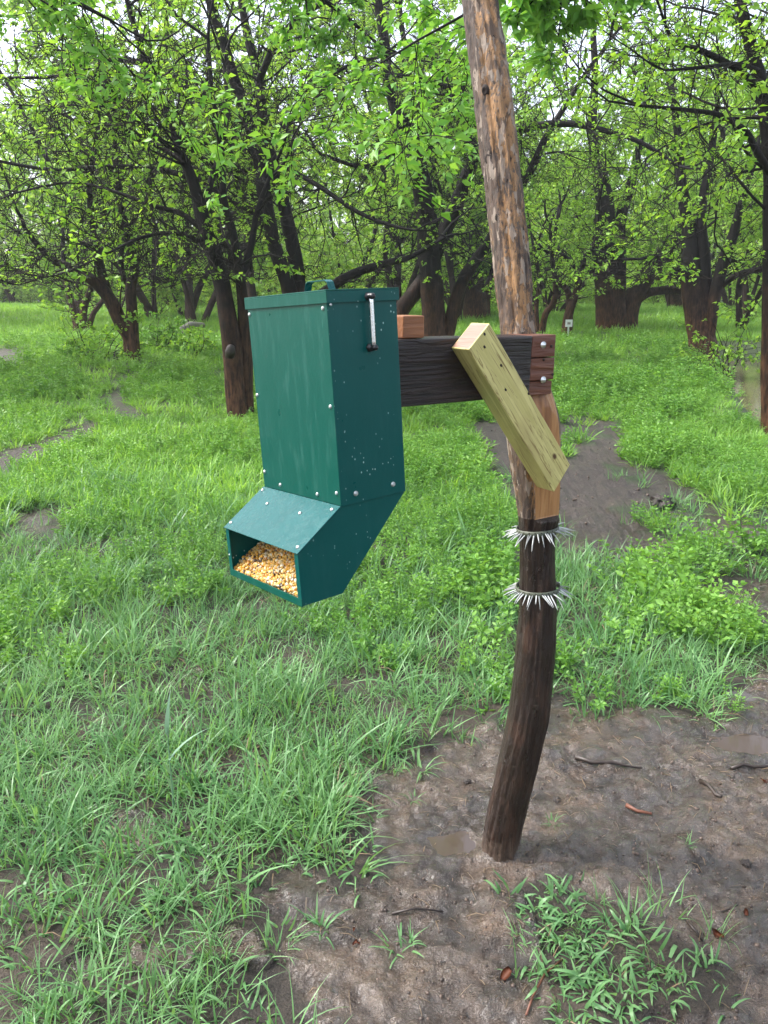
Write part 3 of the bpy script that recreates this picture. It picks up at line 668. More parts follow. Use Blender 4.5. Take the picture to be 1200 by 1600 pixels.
hero('tree', 'thick dark trunk in shade seen just left of the post above the beam', (744, 500),
    [[(744,500,38),(742,460,34),(738,420,28),(730,360,18),(720,300,12)], [(758,500,16),(760,460,14),(772,420,11),(785,350,8)]], [], 111, leaf_p=.5, k=(2.4, 4, 4.5), leaf_len=.15, minr=.007)
hero('tree', 'brown trunk far back between the split tree and the water', (1060, 486),
    [[(1060,486,22),(1058,455,20),(1054,420,17),(1050,370,13),(1040,300,9)], [(1064,486,12),(1070,450,11),(1080,410,9)]], [], 112, leaf_p=.5, k=(2.4, 4, 4.5), leaf_len=.17, minr=.008)

# a tree beside the photographer: only its leafy boughs hang into the top of the picture
g = Grow(120, leaf_p=.80, leaf_len=.085, k=(4.0, 6.0, 6.5), leaves_per=5, droop=.28, twl=.8)
tx, ty = 4.0, 2.3
g.stem([Vector((tx, ty, -.1)), Vector((tx - .05, ty, 1.4)), Vector((tx - .2, ty + .2, 2.8)), Vector((tx - .5, ty + .5, 4.0)), Vector((tx - .9, ty + 1.0, 5.4))], [.13, .12, .10, .085, .06], .6, 2.0)
g.stem([Vector((tx - .2, ty + .2, 2.8)), Vector((3.0, 3.2, 3.35)), Vector((2.2, 3.9, 3.45)), at(930, -70, 4.4), at(868, -45, 4.6), at(815, -10, 4.8)], [.06, .045, .035, .024, .018, .010], .62, 4.5, blen=(.3, .6))
root = empty('tree', (tx, ty, 0)); tag(root, 'overhanging tree whose bright large leaves hang beside the top of the post', 'tree')
g.build(root, root.location, M['bark'], M['twig'], M['leaf_near'], width=.24)
g = Grow(121, leaf_p=.50, leaf_len=.085, k=(4.0, 5.0, 5.0), leaves_per=4, droop=.25, twl=.8)
tx, ty = -5.2, 3.6
g.stem([Vector((tx, ty, -.1)), Vector((tx + .05, ty, 1.5)), Vector((tx + .3, ty + .3, 3.0)), Vector((tx + .5, ty + .8, 4.6))], [.13, .12, .10, .06], .6, 2.0)
g.stem([Vector((tx + .25, ty + .25, 2.8)), Vector((-4.2, 4.4, 3.5)), at(-60, -40, 5.6), at(30, -30, 6.0), at(110, 0, 6.2), at(170, 30, 6.3)], [.06, .05, .035, .024, .018, .010], .45, 4.0, blen=(.35, .8))
g.stem([Vector((tx + .4, ty + .6, 4.2)), Vector((-3.2, 5.4, 4.9)), at(330, -120, 6.6), at(430, -50, 6.8), at(520, 10, 7.0), at(580, 60, 7.1)], [.05, .045, .035, .026, .018, .009], .62, 2.6, blen=(.3, .6))
root = empty('tree', (tx, ty, 0)); tag(root, 'overhanging tree whose pale leaf sprays hang into the upper left corner', 'tree')
g.build(root, root.location, M['bark'], M['twig'], M['leaf_near'], width=.24)

# woods behind: a few different trees, copied with their parts
def wood_tree(seed, H, lean):
    g = Grow(seed, leaf_p=.58, leaf_len=.125, k=(2.2, 2.9, 3.6), size=1.35, leaves_per=8, minr=.009, droop=.12)
    r = random.Random(seed)
    for q in range(r.randint(2, 4)):
        a = r.uniform(0, 6.28); sp = r.uniform(.12, .32); p = Vector((r.gauss(0, .1), r.gauss(0, .1), -.2)); pts = [p]; d = Vector((math.cos(a) * sp + lean, math.sin(a) * sp, 1))
        n = 6
        for i in range(n):
            d = d + Vector((r.gauss(0, .14), r.gauss(0, .14), 0)); pts.append(pts[-1] + d.normalized() * H * .72 / n)
        r0 = r.uniform(.06, .115); g.stem(pts, [r0 * (1 - .75 * i / n) for i in range(n + 1)], .36, blen=(1.0, 2.1))
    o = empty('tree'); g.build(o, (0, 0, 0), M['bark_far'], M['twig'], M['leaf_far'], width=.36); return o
def copy_tree(o):
    c = o.copy(); C.objects.link(c)
    for ch in o.children:
        k = ch.copy(); C.objects.link(k); k.parent = c
    return c
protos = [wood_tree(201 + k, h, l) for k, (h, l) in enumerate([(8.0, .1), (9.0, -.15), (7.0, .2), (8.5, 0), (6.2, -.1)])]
r = random.Random(5); spots = []
for (y0, y1, n) in ((21, 26, 9), (26, 34, 17), (34, 46, 24), (46, 62, 26)):
    for k in range(n):
        y = r.uniform(y0, y1); xm = .58 * y + 2; x = -xm + 2 * xm * (k + r.uniform(.1, .9)) / n
        u = 600 + FPX * x / y
        if y < 38 and (890 < u < 1060 or -80 < u < 120): continue
        spots.append((x, y))
tall0 = len(spots)
for k in range(13): y = r.uniform(50, 68); spots.append(((-1 + 2 * (k + r.uniform(.2, .8)) / 13) * (.56 * y), y))
for k, (x, y) in enumerate(spots):
    o = protos[k] if k < len(protos) else copy_tree(protos[r.randrange(len(protos))])
    o.location = (x, y, float(base_h(x, y))); o.rotation_euler = (0, 0, r.uniform(0, 6.28)); s = r.uniform(1.7, 2.1) if k >= tall0 else r.uniform(.95, 1.4); o.scale = (s, s, s * r.uniform(.9, 1.1))
    tag(o, 'leafy pale green tree in the dense woods behind the clearing', 'tree', 'trees of the woods behind')

for k, (x, y, pk, sc_, lb) in enumerate(((-8.9, 14.0, 0, 1.0, 'leafy tree whose crown fills the upper left corner from outside the picture'), (-15.5, 25.0, 3, 1.2, 'tall leafy tree behind the grass strip at the far left edge'),
                                     (9.8, 14.5, 1, 1.0, 'leafy tree beyond the muddy water at the upper right corner'), (13.5, 26.0, 3, 1.25, 'tall tree standing across the water at the right edge'))):
    o = copy_tree(protos[pk]); o.location = (x, y, float(base_h(x, y)) - (.1 if x < 0 else 0)); o.rotation_euler = (0, 0, 1.7 * k + .4); o.scale = (sc_,) * 3; tag(o, lb, 'tree', 'trees of the woods behind')
def shrub_mesh(seed, h, w, n, leaf, lp=.7):
    g = Grow(seed, leaf_p=lp, leaf_len=leaf, k=(2, 4, 4), size=1.0, leaves_per=4, minr=.004); g.zmin = -9; r = random.Random(seed)
    for q in range(n):
        a = r.uniform(0, 6.28); d = Vector((math.cos(a) * w, math.sin(a) * w, 1)).normalized()
        g.branch(Vector((r.gauss(0, .1 * w), r.gauss(0, .1 * w), -.05)), d, h * r.uniform(.7, 1.2), .012, 0)
    return g
def shrub(label, base, seed, h, w, n, leaf, mleaf='herb', lp=.8, group=None):
    b = ground_hit(*base); g = shrub_mesh(seed, h, w, n, leaf, lp); o = empty('shrub', (b.x, b.y, float(base_h(b.x, b.y)))); tag(o, label, 'shrub', group)
    V, F = tubes(g.limb + [], 5); tag(link('stems', mesh_np('stems', V, [F]), M['twig'], o), kind='stuff')
    V, F = tubes(g.twig, 3); tag(link('twigs', mesh_np('twigs', V, [F]), M['twig'], o), kind='stuff')
    L = np.array(g.ll); V, F = leaf_arrays(np.array([tuple(p) for p in g.lp]), np.array(g.ld), L, L * .4, g.rg); tag(link('foliage', mesh_np('foliage', V, [F]), M[mleaf], o), kind='stuff')
shrub('loose leafy shrub at the foot of the reddish tree beside the water', (1128, 585), 301, 1.15, .9, 10, .085, 'leaf')
shrub('low green bush on the water bank below the reddish tree', (1085, 600), 302, .55, .9, 8, .07)
shrub('rounded bright bush on the mound left of the forked tree', (150, 560), 303, .75, 1.1, 12, .08, 'leaf')
shrub('bush directly behind the forked tree on the mound', (245, 548), 304, .75, 1.1, 12, .08)
shrub('small leafy bush right of the forked tree and left of the scraped trunk', (300, 556), 305, .65, 1.1, 10, .08, 'leaf')
# brushwood between the far trunks
def brush_proto(seed):
    g = shrub_mesh(seed, 2.2, .55, 5, .16, .55); V1, F1 = tubes(g.limb, 4); V2, F2 = tubes(g.twig, 3); L = np.array(g.ll)
    V3, F3 = leaf_arrays(np.array([tuple(p) for p in g.lp]), np.array(g.ld), L, L * .4, g.rg)
    me = mesh_np('b', np.concatenate([V1, V2, V3]), [F1, F2 + len(V1), F3 + len(V1) + len(V2)]); me.materials.append(M['twig']); me.materials.append(M['leaf_far'])
    me.polygons.foreach_set('material_index', np.concatenate([np.zeros(len(F1) + len(F2)), np.ones(len(F3))]).astype(np.int32)); return me
def k_brush(x, y):
    u = 600 + FPX * x / y
    return ~((y < 42) & (u > 840) & (u < 1160)) & ~((y < 42) & (u > -90) & (u < 130))
rg = np.random.default_rng(31)
P = sample([(24, 30, .08), (30, 42, .16), (42, 66, .30)], rg, k_brush)
scatter('undergrowth', [brush_proto(401 + k) for k in range(4)], P, rg.uniform(.6, 1.35, len(P)), .1, rg, 'tangled brushwood filling the woods between the far trunks', 'undergrowth')

# ------------------------------------------------------------------ wooden post
BD = R(57); bdir = Vector((math.sin(BD), math.cos(BD), 0)); bnrm = Vector((math.cos(BD), -math.sin(BD), 0))    # beam direction and its front normal
b_right = at(869, 568, 1.86); b_right.z = 0
def front_plane(u, v, off=0.0):      # point of the view ray on the beam's front plane, shifted off metres to the front
    d = ray(u, v); o = Vector((0, 0, CAM_H)); q = b_right + bnrm * off
    return o + d * ((q - o).dot(bnrm) / d.dot(bnrm))
prof = [(1420,752,805,1.862),(1345,752,805,1.862),(1290,758,815,1.862),(1200,778,838,1.866),(1120,795,856,1.872),(1060,803,863,1.878),(1000,808,868,1.884),(940,813,869,1.888),
        (880,813,867,1.890),(826,812,866,1.890),(812,811,874,1.890),(770,806,876,1.892),(720,796,876,1.896),(690,791,875,1.90),(650,788,872,1.905),(610,786,860,1.91),(560,783,842,1.92),(500,780,833,1.93),(430,772,828,1.945),
        (360,765,822,1.96),(300,758,815,1.975),(230,750,808,1.99),(150,741,800,2.01),(70,731,788,2.03),(0,722,777,2.05),(-80,712,766,2.07),(-160,703,757,2.09)]
NS, NR = 96, 640
vv = np.array([p[0] for p in prof], float); tt = np.linspace(vv[0], vv[-1], NR)
uL, uR, yy = [np.interp(-tt, -vv, np.array([p[k] for p in prof], float)) for k in (1, 2, 3)]
sm_ = lambda q, w: np.convolve(np.pad(q, w, mode='edge'), np.ones(2 * w + 1) / (2 * w + 1), 'valid')
uL, uR, yy = sm_(sm_(uL, 12), 10), sm_(sm_(uR, 5), 4), sm_(yy, 15)
ctr = np.array([at((a + b) / 2, v, y) for a, b, v, y in zip(uL, uR, tt, yy)])
fdep = np.array([ (p[1] * math.cos(PITCH) - (p[2] - CAM_H) * math.sin(PITCH)) for p in ctr])
rad = (uR - uL) / 2 / FPX * fdep
ang = np.arange(NS) * 2 * np.pi / NS
rgp = np.random.default_rng(3)
A, ZZ = np.meshgrid(ang, ctr[:, 2]); cx, sx = np.cos(A), np.sin(A)
ridge = fbm(cx * 3.2 + 9, sx * 3.2 + ZZ * 2.2, 61, 3) - .5; fib = fbm(A * 9, ZZ * 7, 67, 3) - .5
top = sstep(1.30, 1.5, ZZ); flake = sstep(.50, .60, fbm(A * 3.3 + 2, ZZ * 9, 63, 3)); rr = rad[:, None] * (1 + (.22 + .02 * top) * ridge + (.09 + .08 * top) * fib + .07 * top * (flake - .5) + (.03 + .06 * top) * (fbm(A * 16, ZZ * 26, 65, 3) - .5))
groove = np.exp(-(((A - 4.25 + .25 * np.sin(ZZ * 3)) / .09) ** 2)) * sstep(.88, 1.0, ZZ); rr = rr * (1 - .13 * groove)
VX = ctr[:, 0][:, None] + rr * cx; VY = ctr[:, 1][:, None] + rr * sx; VZ = ZZ + .0 * A
PV = np.stack([VX, VY, VZ], -1)
# flat cut facing the brace, and the notch that takes the beam
zt_cut = front_plane(850, 606).z; zb_cut = front_plane(845, 812).z
dist = (PV - np.array(b_right)[None, None, :]) @ np.array(bnrm)
lim = np.where((PV[..., 2] < zt_cut + .17) & (PV[..., 2] > zb_cut), -.004 + .002 * fib, 9)
cut = dist > lim
cutm = cut.copy()
PV = PV - np.where(cut, dist - lim, 0)[..., None] * np.array(bnrm)
idx = np.arange(NR * NS).reshape(NR, NS); a = idx[:-1]; b = idx[1:]
Fq = np.stack([a, np.roll(a, -1, 1), np.roll(b, -1, 1), b], -1).reshape(-1, 4)
me = smooth(mesh_np('trunk', PV.reshape(-1, 3), [Fq, idx[-1][None, :].repeat(1, 0)[:, ::1]]))
me.materials.append(M['post_wet']); me.materials.append(M['post_top']); me.materials.append(M['cut'])
zc = PV[:-1, :, 2].ravel(); mi = np.where(zc > zt_cut + .02, 1, np.where(zc > zb_cut, 1, 0))
mi = np.where(cutm[:-1].ravel() & (zc > zb_cut), 2, mi)
orange = (zc > zb_cut) & (zc < zt_cut) & (np.tile(ang, NR - 1) > 4.6) & (np.tile(ang, NR - 1) < 6.1); mi = np.where(orange, 2, mi)
me.polygons.foreach_set('material_index', np.concatenate([mi, [1]]).astype(np.int32))
streak = np.exp(-((A - 4.42 - .10 * np.sin(ZZ * 5)) / (.16 + .10 * fbm(ZZ * 6, A * 0, 15, 2))) ** 2) * sstep(1.75, 2.0, ZZ) * (.6 + .6 * fbm(A * 5, ZZ * 8, 19, 2))
bare = np.clip(.55 * sstep(.44, .60, fbm(A * 2.1, ZZ * 5.5, 81, 4)) + streak - .8 * sstep(4.25, 4.0, A) * (1 - streak) - .3 * sstep(5.3, 5.7, A), -.4, 1)
at_ = me.attributes.new('bare', 'FLOAT', 'POINT'); at_.data.foreach_set('value', bare.ravel().astype(np.float32))
base = Vector((ctr[20][0], ctr[20][1], gz(ctr[20][0], ctr[20][1])))
post = empty('wooden_post', base); tag(post, 'tall crooked wooden post, dark and wet below, peeled bark above, standing in mud', 'post')
link('trunk', shift(me, base), None, post)
def stick_mesh(name, pts, r0, r1, sides=7):
    V, F = tubes([(pts, np.linspace(r0, r1, len(pts)))], sides, .10); n = len(pts)
    caps = [np.array([list(range(sides))[::-1]]), np.array([[(n - 1) * sides + k for k in range(sides)]])]
    return smooth(mesh_np(name, V, [F] + caps))
for (u, v, s, sz) in ((757, 142, 0, .012), (762, 248, 0, .013), (795, 285, 0, .010), (778, 340, 0, .011), (770, 60, 0, .008), (805, 415, 0, .010)):
    k = int(np.argmin(np.abs(tt - v))); p = at(u, v, yy[k] - math.sqrt(max(1e-5, rad[k] ** 2 - (px(u - (uL[k] + uR[k]) / 2, yy[k])) ** 2)))
    o = link('knot', lathe_mesh('knot', [(0, -.0015), (sz * .35, .0005), (sz * .55, .0012), (sz * .9, -.004)], 11), M['hole'], post)
    d = (p - Vector(ctr[k])).normalized(); o.location = p - base + d * .000; o.rotation_euler = d.to_track_quat('Z', 'Y').to_euler(); o.scale = (1, 1.3, 1)

# ------------------------------------------------------------------ beam
tl, bl = front_plane(628, 531), front_plane(629, 633); tr, br = front_plane(869, 523), front_plane(869, 615)
zt = (tl.z + tr.z) / 2; zb = (bl.z + br.z) / 2; TH = .085
beam = empty('beam'); x_ax = bdir; y_ax = -bnrm; z_ax = Vector((0, 0, 1)); tiltb = math.atan2(tr.z - tl.z, (tr - tl).xy.length)
Lb = (Vector((tr.x, tr.y, 0)) - Vector((tl.x, tl.y, 0))).length
MB = Matrix((( x_ax.x, y_ax.x, 0), (x_ax.y, y_ax.y, 0), (0, 0, 1))).to_4x4() @ Matrix.Rotation(-tiltb, 4, 'Y')
MB.translation = Vector((tr.x, tr.y, tr.z)); beam.matrix_world = MB
HB = tr.z - br.z
def grained(name, lo, hi, bev, seed, amp):
    me = box_mesh(name, lo, hi); bm = bmesh.new(); bm.from_mesh(me)
    bmesh.ops.bevel(bm, geom=bm.edges[:], offset=bev, segments=2, profile=.6, affect='EDGES')
    for axn, cuts in ((2, 26), (0, 40)):
        e = [x for x in bm.edges if abs((x.verts[0].co - x.verts[1].co).normalized()[axn]) > .99 and x.calc_length() > .02]
        bmesh.ops.subdivide_edges(bm, edges=e, cuts=cuts, use_grid_fill=True)
    co = np.array([v.co for v in bm.verts]); n = (fbm(co[:, 0] * 7 + seed, co[:, 2] * 70 + co[:, 0] * 6 + seed, 71, 3) - .5) * amp
    for v, q in zip(bm.verts, n):
        if abs(v.co.y - lo[1]) < 1e-4: v.co.y += q
        elif abs(v.co.z - hi[2]) < 1e-4: v.co.z += q * .6
    bpy.data.meshes.remove(me); return bm_mesh(name, bm, True)
end = .075
link('timber', grained('timber', (-Lb - .085, 0, -HB), (-end, TH, 0), .003, 3, .007), M['beam'], beam)
z1, z2 = -HB * .37, -HB * .76
for k, (a, b, dx) in enumerate(((z1 + .0012, 0, 0), (z2 + .0015, z1 - .0012, .002), (-HB, z2 - .0018, -.001))):
    link('end_slab', grained('end_slab', (-end, .0015 * k, a), (dx, TH - .001 * k, b), .002, 11 * k, .003), M['beam_end'], beam)
bolt = lathe_mesh('bolt', [(0, .007), (.0045, .0065), (.0078, .0045), (.009, .0015), (.0125, .0012), (.0125, -.002)], 14)
for (u, v) in ((848.5, 539), (848.5, 593.5)):
    p = beam.matrix_world.inverted() @ front_plane(u, v); o = link('bolt', bolt, M['zinc'], beam); o.location = (p.x, -.0012, p.z); o.rotation_euler = (math.pi / 2, 0, 0); o.scale = (.66, .66, .7)
hole = lathe_mesh('nail_hole', [(0, .0008), (.0028, .0008), (.0036, -.001)], 9)
for (u, v) in ((861, 541), (863, 585), (849, 562)):
    p = beam.matrix_world.inverted() @ front_plane(u, v); o = link('nail_hole', hole, M['hole'], beam); o.location = (p.x, -.0022, p.z); o.rotation_euler = (math.pi / 2, 0, 0)
tag(beam, 'dark weathered timber beam bolted across the post and reaching to the feeder', 'beam')
# short wooden block lying on the beam behind the feeder
p = front_plane(640, 527, -.03); blk = link('wooden_block', box_mesh('wooden_block', (-.027, -.022, 0), (.027, .045, .046), .003), M['block'])
q = beam.matrix_world.inverted() @ p; blk.matrix_world = beam.matrix_world @ Matrix.Translation((q.x - .002, .034, .0015)); tag(blk, 'short orange-brown wooden block on top of the beam beside the feeder', 'block')

# ------------------------------------------------------------------ brace
BT = .060
c0, c1, c2, c3 = [front_plane(u, v, BT + .001) for u, v in ((732.5, 546), (765, 505), (891, 726), (866, 769))]
ctrb = (c0 + c1 + c2 + c3) / 4
def bl2(p): d = p - ctrb; return (d.dot(bdir), d.z)
q = [bl2(p) for p in (c0, c1, c2, c3)]
ax2 = Vector(((q[0][0] + q[1][0] - q[2][0] - q[3][0]), (q[0][1] + q[1][1] - q[2][1] - q[3][1]))).normalized()     # along the brace, upward
side2 = Vector((ax2.y, -ax2.x))
bx3 = bdir * side2.x + Vector((0, 0, side2.y)); bz3 = bdir * ax2.x + Vector((0, 0, ax2.y)); by3 = bz3.cross(bx3)
MR = Matrix(((bx3.x, by3.x, bz3.x), (bx3.y, by3.y, bz3.y), (bx3.z, by3.z, bz3.z))).to_4x4(); MR.translation = ctrb
brace = empty('brace'); brace.matrix_world = MR
loc = [MR.inverted() @ p for p in (c0, c1, c2, c3)]
back = 1 if (MR.to_3x3() @ Vector((0, 1, 0))).dot(bnrm) < 0 else -1
bm = bmesh.new(); f = [bm.verts.new((p.x, 0, p.z)) for p in loc]; g2 = [bm.verts.new((p.x, back * BT, p.z)) for p in loc]
bm.faces.new(f); bm.faces.new(g2[::-1])
for k in range(4): bm.faces.new((f[k], g2[k], g2[(k + 1) % 4], f[(k + 1) % 4]))
bmesh.ops.recalc_face_normals(bm, faces=bm.faces[:]); bmesh.ops.bevel(bm, geom=bm.edges[:], offset=.0025, segments=2, profile=.6, affect='EDGES')
me = bm_mesh('timber', bm); me.materials.append(M['treated']); me.materials.append(M['treated_end'])
for pl in me.polygons:
    if pl.normal.z > .6 and pl.area > 1e-3: pl.material_index = 1
link('timber', me, None, brace)
for (u, v) in ((757, 522), (757, 542), (783, 571), (790, 609), (826, 615)):
    p = MR.inverted() @ front_plane(u, v, BT + .001); o = link('nail_hole', hole, M['hole'], brace); o.location = (p.x, -back * .0004, p.z); o.rotation_euler = (back * math.pi / 2, 0, 0); o.scale = (.8, 1.2, 1)
tag(brace, 'diagonal pale green treated timber brace nailed between the beam and the post', 'brace')

# ------------------------------------------------------------------ feeder
FS = .9; D, W, H, e, gq, kq, m_ = [FS * x for x in (.178, .310, .436, .114, .076, .116, -.010)]
yaw, pi_, ro_ = R(50.5), R(-1.4), R(3.2)
Ma = Matrix(((math.cos(pi_), 0, math.sin(pi_)), (0, 1, 0), (-math.sin(pi_), 0, math.cos(pi_))))
Mr = Matrix(((1, 0, 0), (0, math.cos(ro_), math.sin(ro_)), (0, -math.sin(ro_), math.cos(ro_))))
My = Matrix(((math.sin(yaw), -math.cos(yaw), 0), (math.cos(yaw), math.sin(yaw), 0), (0, 0, 1)))
MF = (My @ Mr @ Ma).to_4x4(); MF.translation = Vector((-.089 * FS, 1.55 * FS, CAM_H - .432 * FS))
GK = gq + kq; feeder = empty('animal_feeder'); feeder.matrix_world = MF @ Matrix.Translation((0, 0, -GK))
tag(feeder, 'dark green metal feeder box with a chute full of corn, hung on the beam', 'feeder')
T = .0025
def fb(name, lo, hi, mat, bev=.0008, parent=feeder):
    lo = (lo[0], lo[1], lo[2] + GK); hi = (hi[0], hi[1], hi[2] + GK); return link(name, box_mesh(name, lo, hi, bev), M[mat], parent)
def fp(name, prof, b0, b1, mat, bev=.0006): return link(name, prism_mesh(name, [(a, c + GK) for a, c in prof], b0, b1, bev), M[mat], feeder)
fb('front_panel', (-.0008, .0006, 0), (T, W - .0006, H - .004), 'green')
fb('side_panel', (0, 0, -.0015), (D, T, H - .004), 'green_side'); fb('side_panel', (0, W - T, -.0015), (D, W, H - .004), 'green_side')
fb('back_panel', (D - T, T, 0), (D - .0005, W - T, H - .004), 'green')
o = .004; LH = .023
lid = fb('lid', (-o, -o, H - .003), (D + o, W + o, H), 'green')
fb('lid_rim', (-o, -o, H - LH), (-o + .002, W + o, H - .0031), 'green', .0004, lid); fb('lid_rim', (-o + .002, -o, H - LH), (D + o, -o + .002, H - .0031), 'green_side', .0004, lid)
fb('lid_rim', (-o + .002, W + o - .002, H - LH), (D + o, W + o, H - .0031), 'green', .0004, lid); fb('lid_rim', (D + o - .002, -o + .002, H - LH), (D + o, W + o - .002, H - .0031), 'green', .0004, lid)
# strap handle on the lid
hp = [(.108, 0), (.086, .001), (.080, .016), (.072, .020), (.016, .020), (.008, .016), (.002, .001), (-.020, 0)]
bm = bmesh.new(); n = len(hp); ha = D * .42; rows = []
for s_, (bb, cc) in enumerate(hp):
    bb += W * .30; rows.append([bm.verts.new((ha + a_, bb, H + GK + .0006 + cc + t_)) for a_, t_ in ((0, 0), (.016, 0), (.016, .0018), (0, .0018))])
for i_ in range(n - 1):
    for j_ in range(4): bm.faces.new((rows[i_][j_], rows[i_][(j_ + 1) % 4], rows[i_ + 1][(j_ + 1) % 4], rows[i_ + 1][j_]))
bm.faces.new(rows[0]); bm.faces.new(rows[-1][::-1]); bmesh.ops.recalc_face_normals(bm, faces=bm.faces[:])
link('handle', bm_mesh('handle', bm), M['green_wet'], lid)
# chute
s = .0018
side = [(.004, .02), (.004, -.001), (-e, -gq), (-e, -GK), (m_, -GK), (D - s, -.004), (D - s, .02)]
fp('chute_side', side, s + .001, s + .001 + T, 'green_side'); fp('chute_side', side, W - s - .001 - T, W - s - .001, 'green_side')
nd = Vector((-gq, e)).normalized(); t2 = .0022
up = lambda a, c, k=t2: (a + nd.x * k, c + nd.y * k)
roof = fp('chute_roof', [(-.0012, -.0014), (-e - .003, -gq - .002), up(-e - .003, -gq - .002), up(-.0012, -.0014)], -.0006, W + .0006, 'green_wet', .0005)
fp('chute_floor', [(-e + T, -GK + .0004), (m_, -GK + .0004), (m_, -GK + T), (-e + T, -GK + T)], s + T + .0014, W - s - T - .0014, 'green')
fp('chute_back', [(m_ - .0005, -GK + .0008), (D - s - .001, -.004), (D - s - .001 - T, -.002), (m_ - .0005 - T, -GK + .0028)], s + T + .0014, W - s - T - .0014, 'green')
fb('front_lip', (-e - .0016, s, -GK - .0008), (-e + .0008, W - s, -GK + .014), 'green'); fb('front_strip', (-e - .0012, s, -GK + .0142), (-e + .0006, s + .013, -gq - .004), 'green_side', .0004); fb('front_strip', (-e - .0012, W - s - .013, -GK + .0142), (-e + .0006, W - s, -gq - .004), 'green_side', .0004)
# screws
scr = lathe_mesh('screw', [(0, .0030), (.0012, .0030), (.0014, .0018), (.0019, .0030), (.0032, .0022), (.0042, .0004), (.0043, -.0008)], 12)
def screw(p, d, sc_=1.0):
    o = link('screw', scr, M['screw'], feeder); o.location = (p[0], p[1], p[2] + GK); o.rotation_euler = Vector(d).to_track_quat('Z', 'Y').to_euler(); o.scale = (sc_,) * 3
for b, c in ((.976, .915), (.045, .920), (.975, .50), (.040, .475), (.974, .085), (.040, .060), (.760, .032), (.275, .030)): screw((-.0010, W * b, H * c), (-1, 0, 0), .95)
for a, c in ((.22, .045), (.80, .048)): screw((D * a, -.0002, H * c), (0, -1, 0), 1.25)
screw((D * .03, -o, H - LH - .003), (0, -1, 0), .6)
for b, q_ in ((.965, .10), (.965, .90), (.76, .34), (.32, .34), (.045, .12), (.045, .92)):
    a, c = up(-e * q_, -gq * q_, t2 + .0001); screw((a, W * b, c), (nd.x, 0, nd.y), .95)
screw((-e - .0014, W * .975, -GK + .045), (-1, 0, 0), .5)
# latch rod on the side
la = D * .555; lz0, lz1 = H - .108, H - .0125
rodm = lathe_mesh('rod', [(0, lz0), (.0035, lz0), (.0044, lz0 + .0012)] + [(.0044, lz0 + .0012 + (lz1 - lz0 - .0024) * k / 8) for k in range(1, 9)] + [(.0035, lz1), (0, lz1)], 12)
latch = link('latch_rod', rodm, M['chrome'], feeder); latch.location = (la, -.013, GK)
nut = lathe_mesh('nut', [(0, .017), (.0035, .017), (.0058, .015), (.0066, .011), (.0066, .003), (.0082, .0026), (.0082, -.001)], 6)
for z in (lz0 + .002, lz1 - .002):
    k = link('nut', nut, M['black'], latch); k.location = (.0, .012, z); k.rotation_euler = (math.pi / 2, 0, 0); k.scale = (1, 1, 1.25)
# corn lying in the chute
rg = np.random.default_rng(9); nk = 4200
ka = -e + .005 + (m_ + e + .03) * rg.uniform(0, 1, nk) ** 1.25; kb = rg.uniform(s + T + .005, W - s - T - .005, nk)
def heap(a, b):
    x = (a + e) / (m_ + e + .02); y = b / W
    h = .008 + .050 * sstep(0, 1.1, x) + .052 * sstep(.80, .15, y) * sstep(-.15, .8, x) + .012 * sstep(0, .3, x)
    return h
kc = -GK + np.minimum(heap(ka, kb) * np.where(rg.uniform(size=nk) < .35, rg.uniform(.2, 1, nk), 1) + rg.normal(0, .0018, nk) + .003, GK - .006 + np.where(ka < 0, (ka / e) * gq - .006, 0))
kern = np.array([[0, 0, -.5], [.42, 0, -.25], [.2, .3, -.25], [-.2, .3, -.25], [-.42, 0, -.25], [-.2, -.3, -.25], [.2, -.3, -.25],
                 [.55, 0, .3], [.28, .32, .3], [-.28, .32, .3], [-.55, 0, .3], [-.28, -.32, .3], [.28, -.32, .3], [0, 0, .5]]) * np.array([.0085, .0062, .0095])
kf = [(0, 1 + (i + 1) % 6, 1 + i) for i in range(6)] + [(13, 7 + i, 7 + (i + 1) % 6) for i in range(6)]; kq4 = [(1 + i, 1 + (i + 1) % 6, 7 + (i + 1) % 6, 7 + i) for i in range(6)]
Q = rg.normal(size=(nk, 4)); Q /= np.linalg.norm(Q, axis=1, keepdims=True); w_, x_, y_, z_ = Q.T
RM = np.stack([1 - 2 * (y_ * y_ + z_ * z_), 2 * (x_ * y_ - z_ * w_), 2 * (x_ * z_ + y_ * w_), 2 * (x_ * y_ + z_ * w_), 1 - 2 * (x_ * x_ + z_ * z_), 2 * (y_ * z_ - x_ * w_), 2 * (x_ * z_ - y_ * w_), 2 * (y_ * z_ + x_ * w_), 1 - 2 * (x_ * x_ + y_ * y_)], 1).reshape(nk, 3, 3)
KV = np.einsum('nij,kj->nki', RM, kern) * rg.uniform(.8, 1.15, nk)[:, None, None] + np.stack([ka, kb, kc + GK], 1)[:, None, :]
base_i = np.arange(nk)[:, None, None] * 14
me = smooth(mesh_np('corn', KV.reshape(-1, 3), [(base_i + np.array(kf)[None]).reshape(-1, 3), (base_i + np.array(kq4)[None]).reshape(-1, 4)]))
pal = np.array([(.50, .25, .02), (.47, .28, .05), (.46, .33, .13), (.32, .13, .014), (.55, .47, .32), (.05, .026, .014)]); ch = rg.choice(6, nk, p=[.24, .22, .19, .13, .13, .09])
colr = np.concatenate([np.clip(pal[ch] * rg.uniform(.85, 1.15, (nk, 1)), 0, 1), np.ones((nk, 1))], 1).repeat(14, 0)
at_ = me.attributes.new('tone', 'FLOAT_COLOR', 'POINT'); at_.data.foreach_set('color', colr.astype(np.float32).ravel())
corn = link('corn', me, M['corn']); corn.matrix_world = feeder.matrix_world.copy(); tag(corn, 'loose golden corn kernels heaped in the mouth of the green feeder', 'corn', kind='stuff')

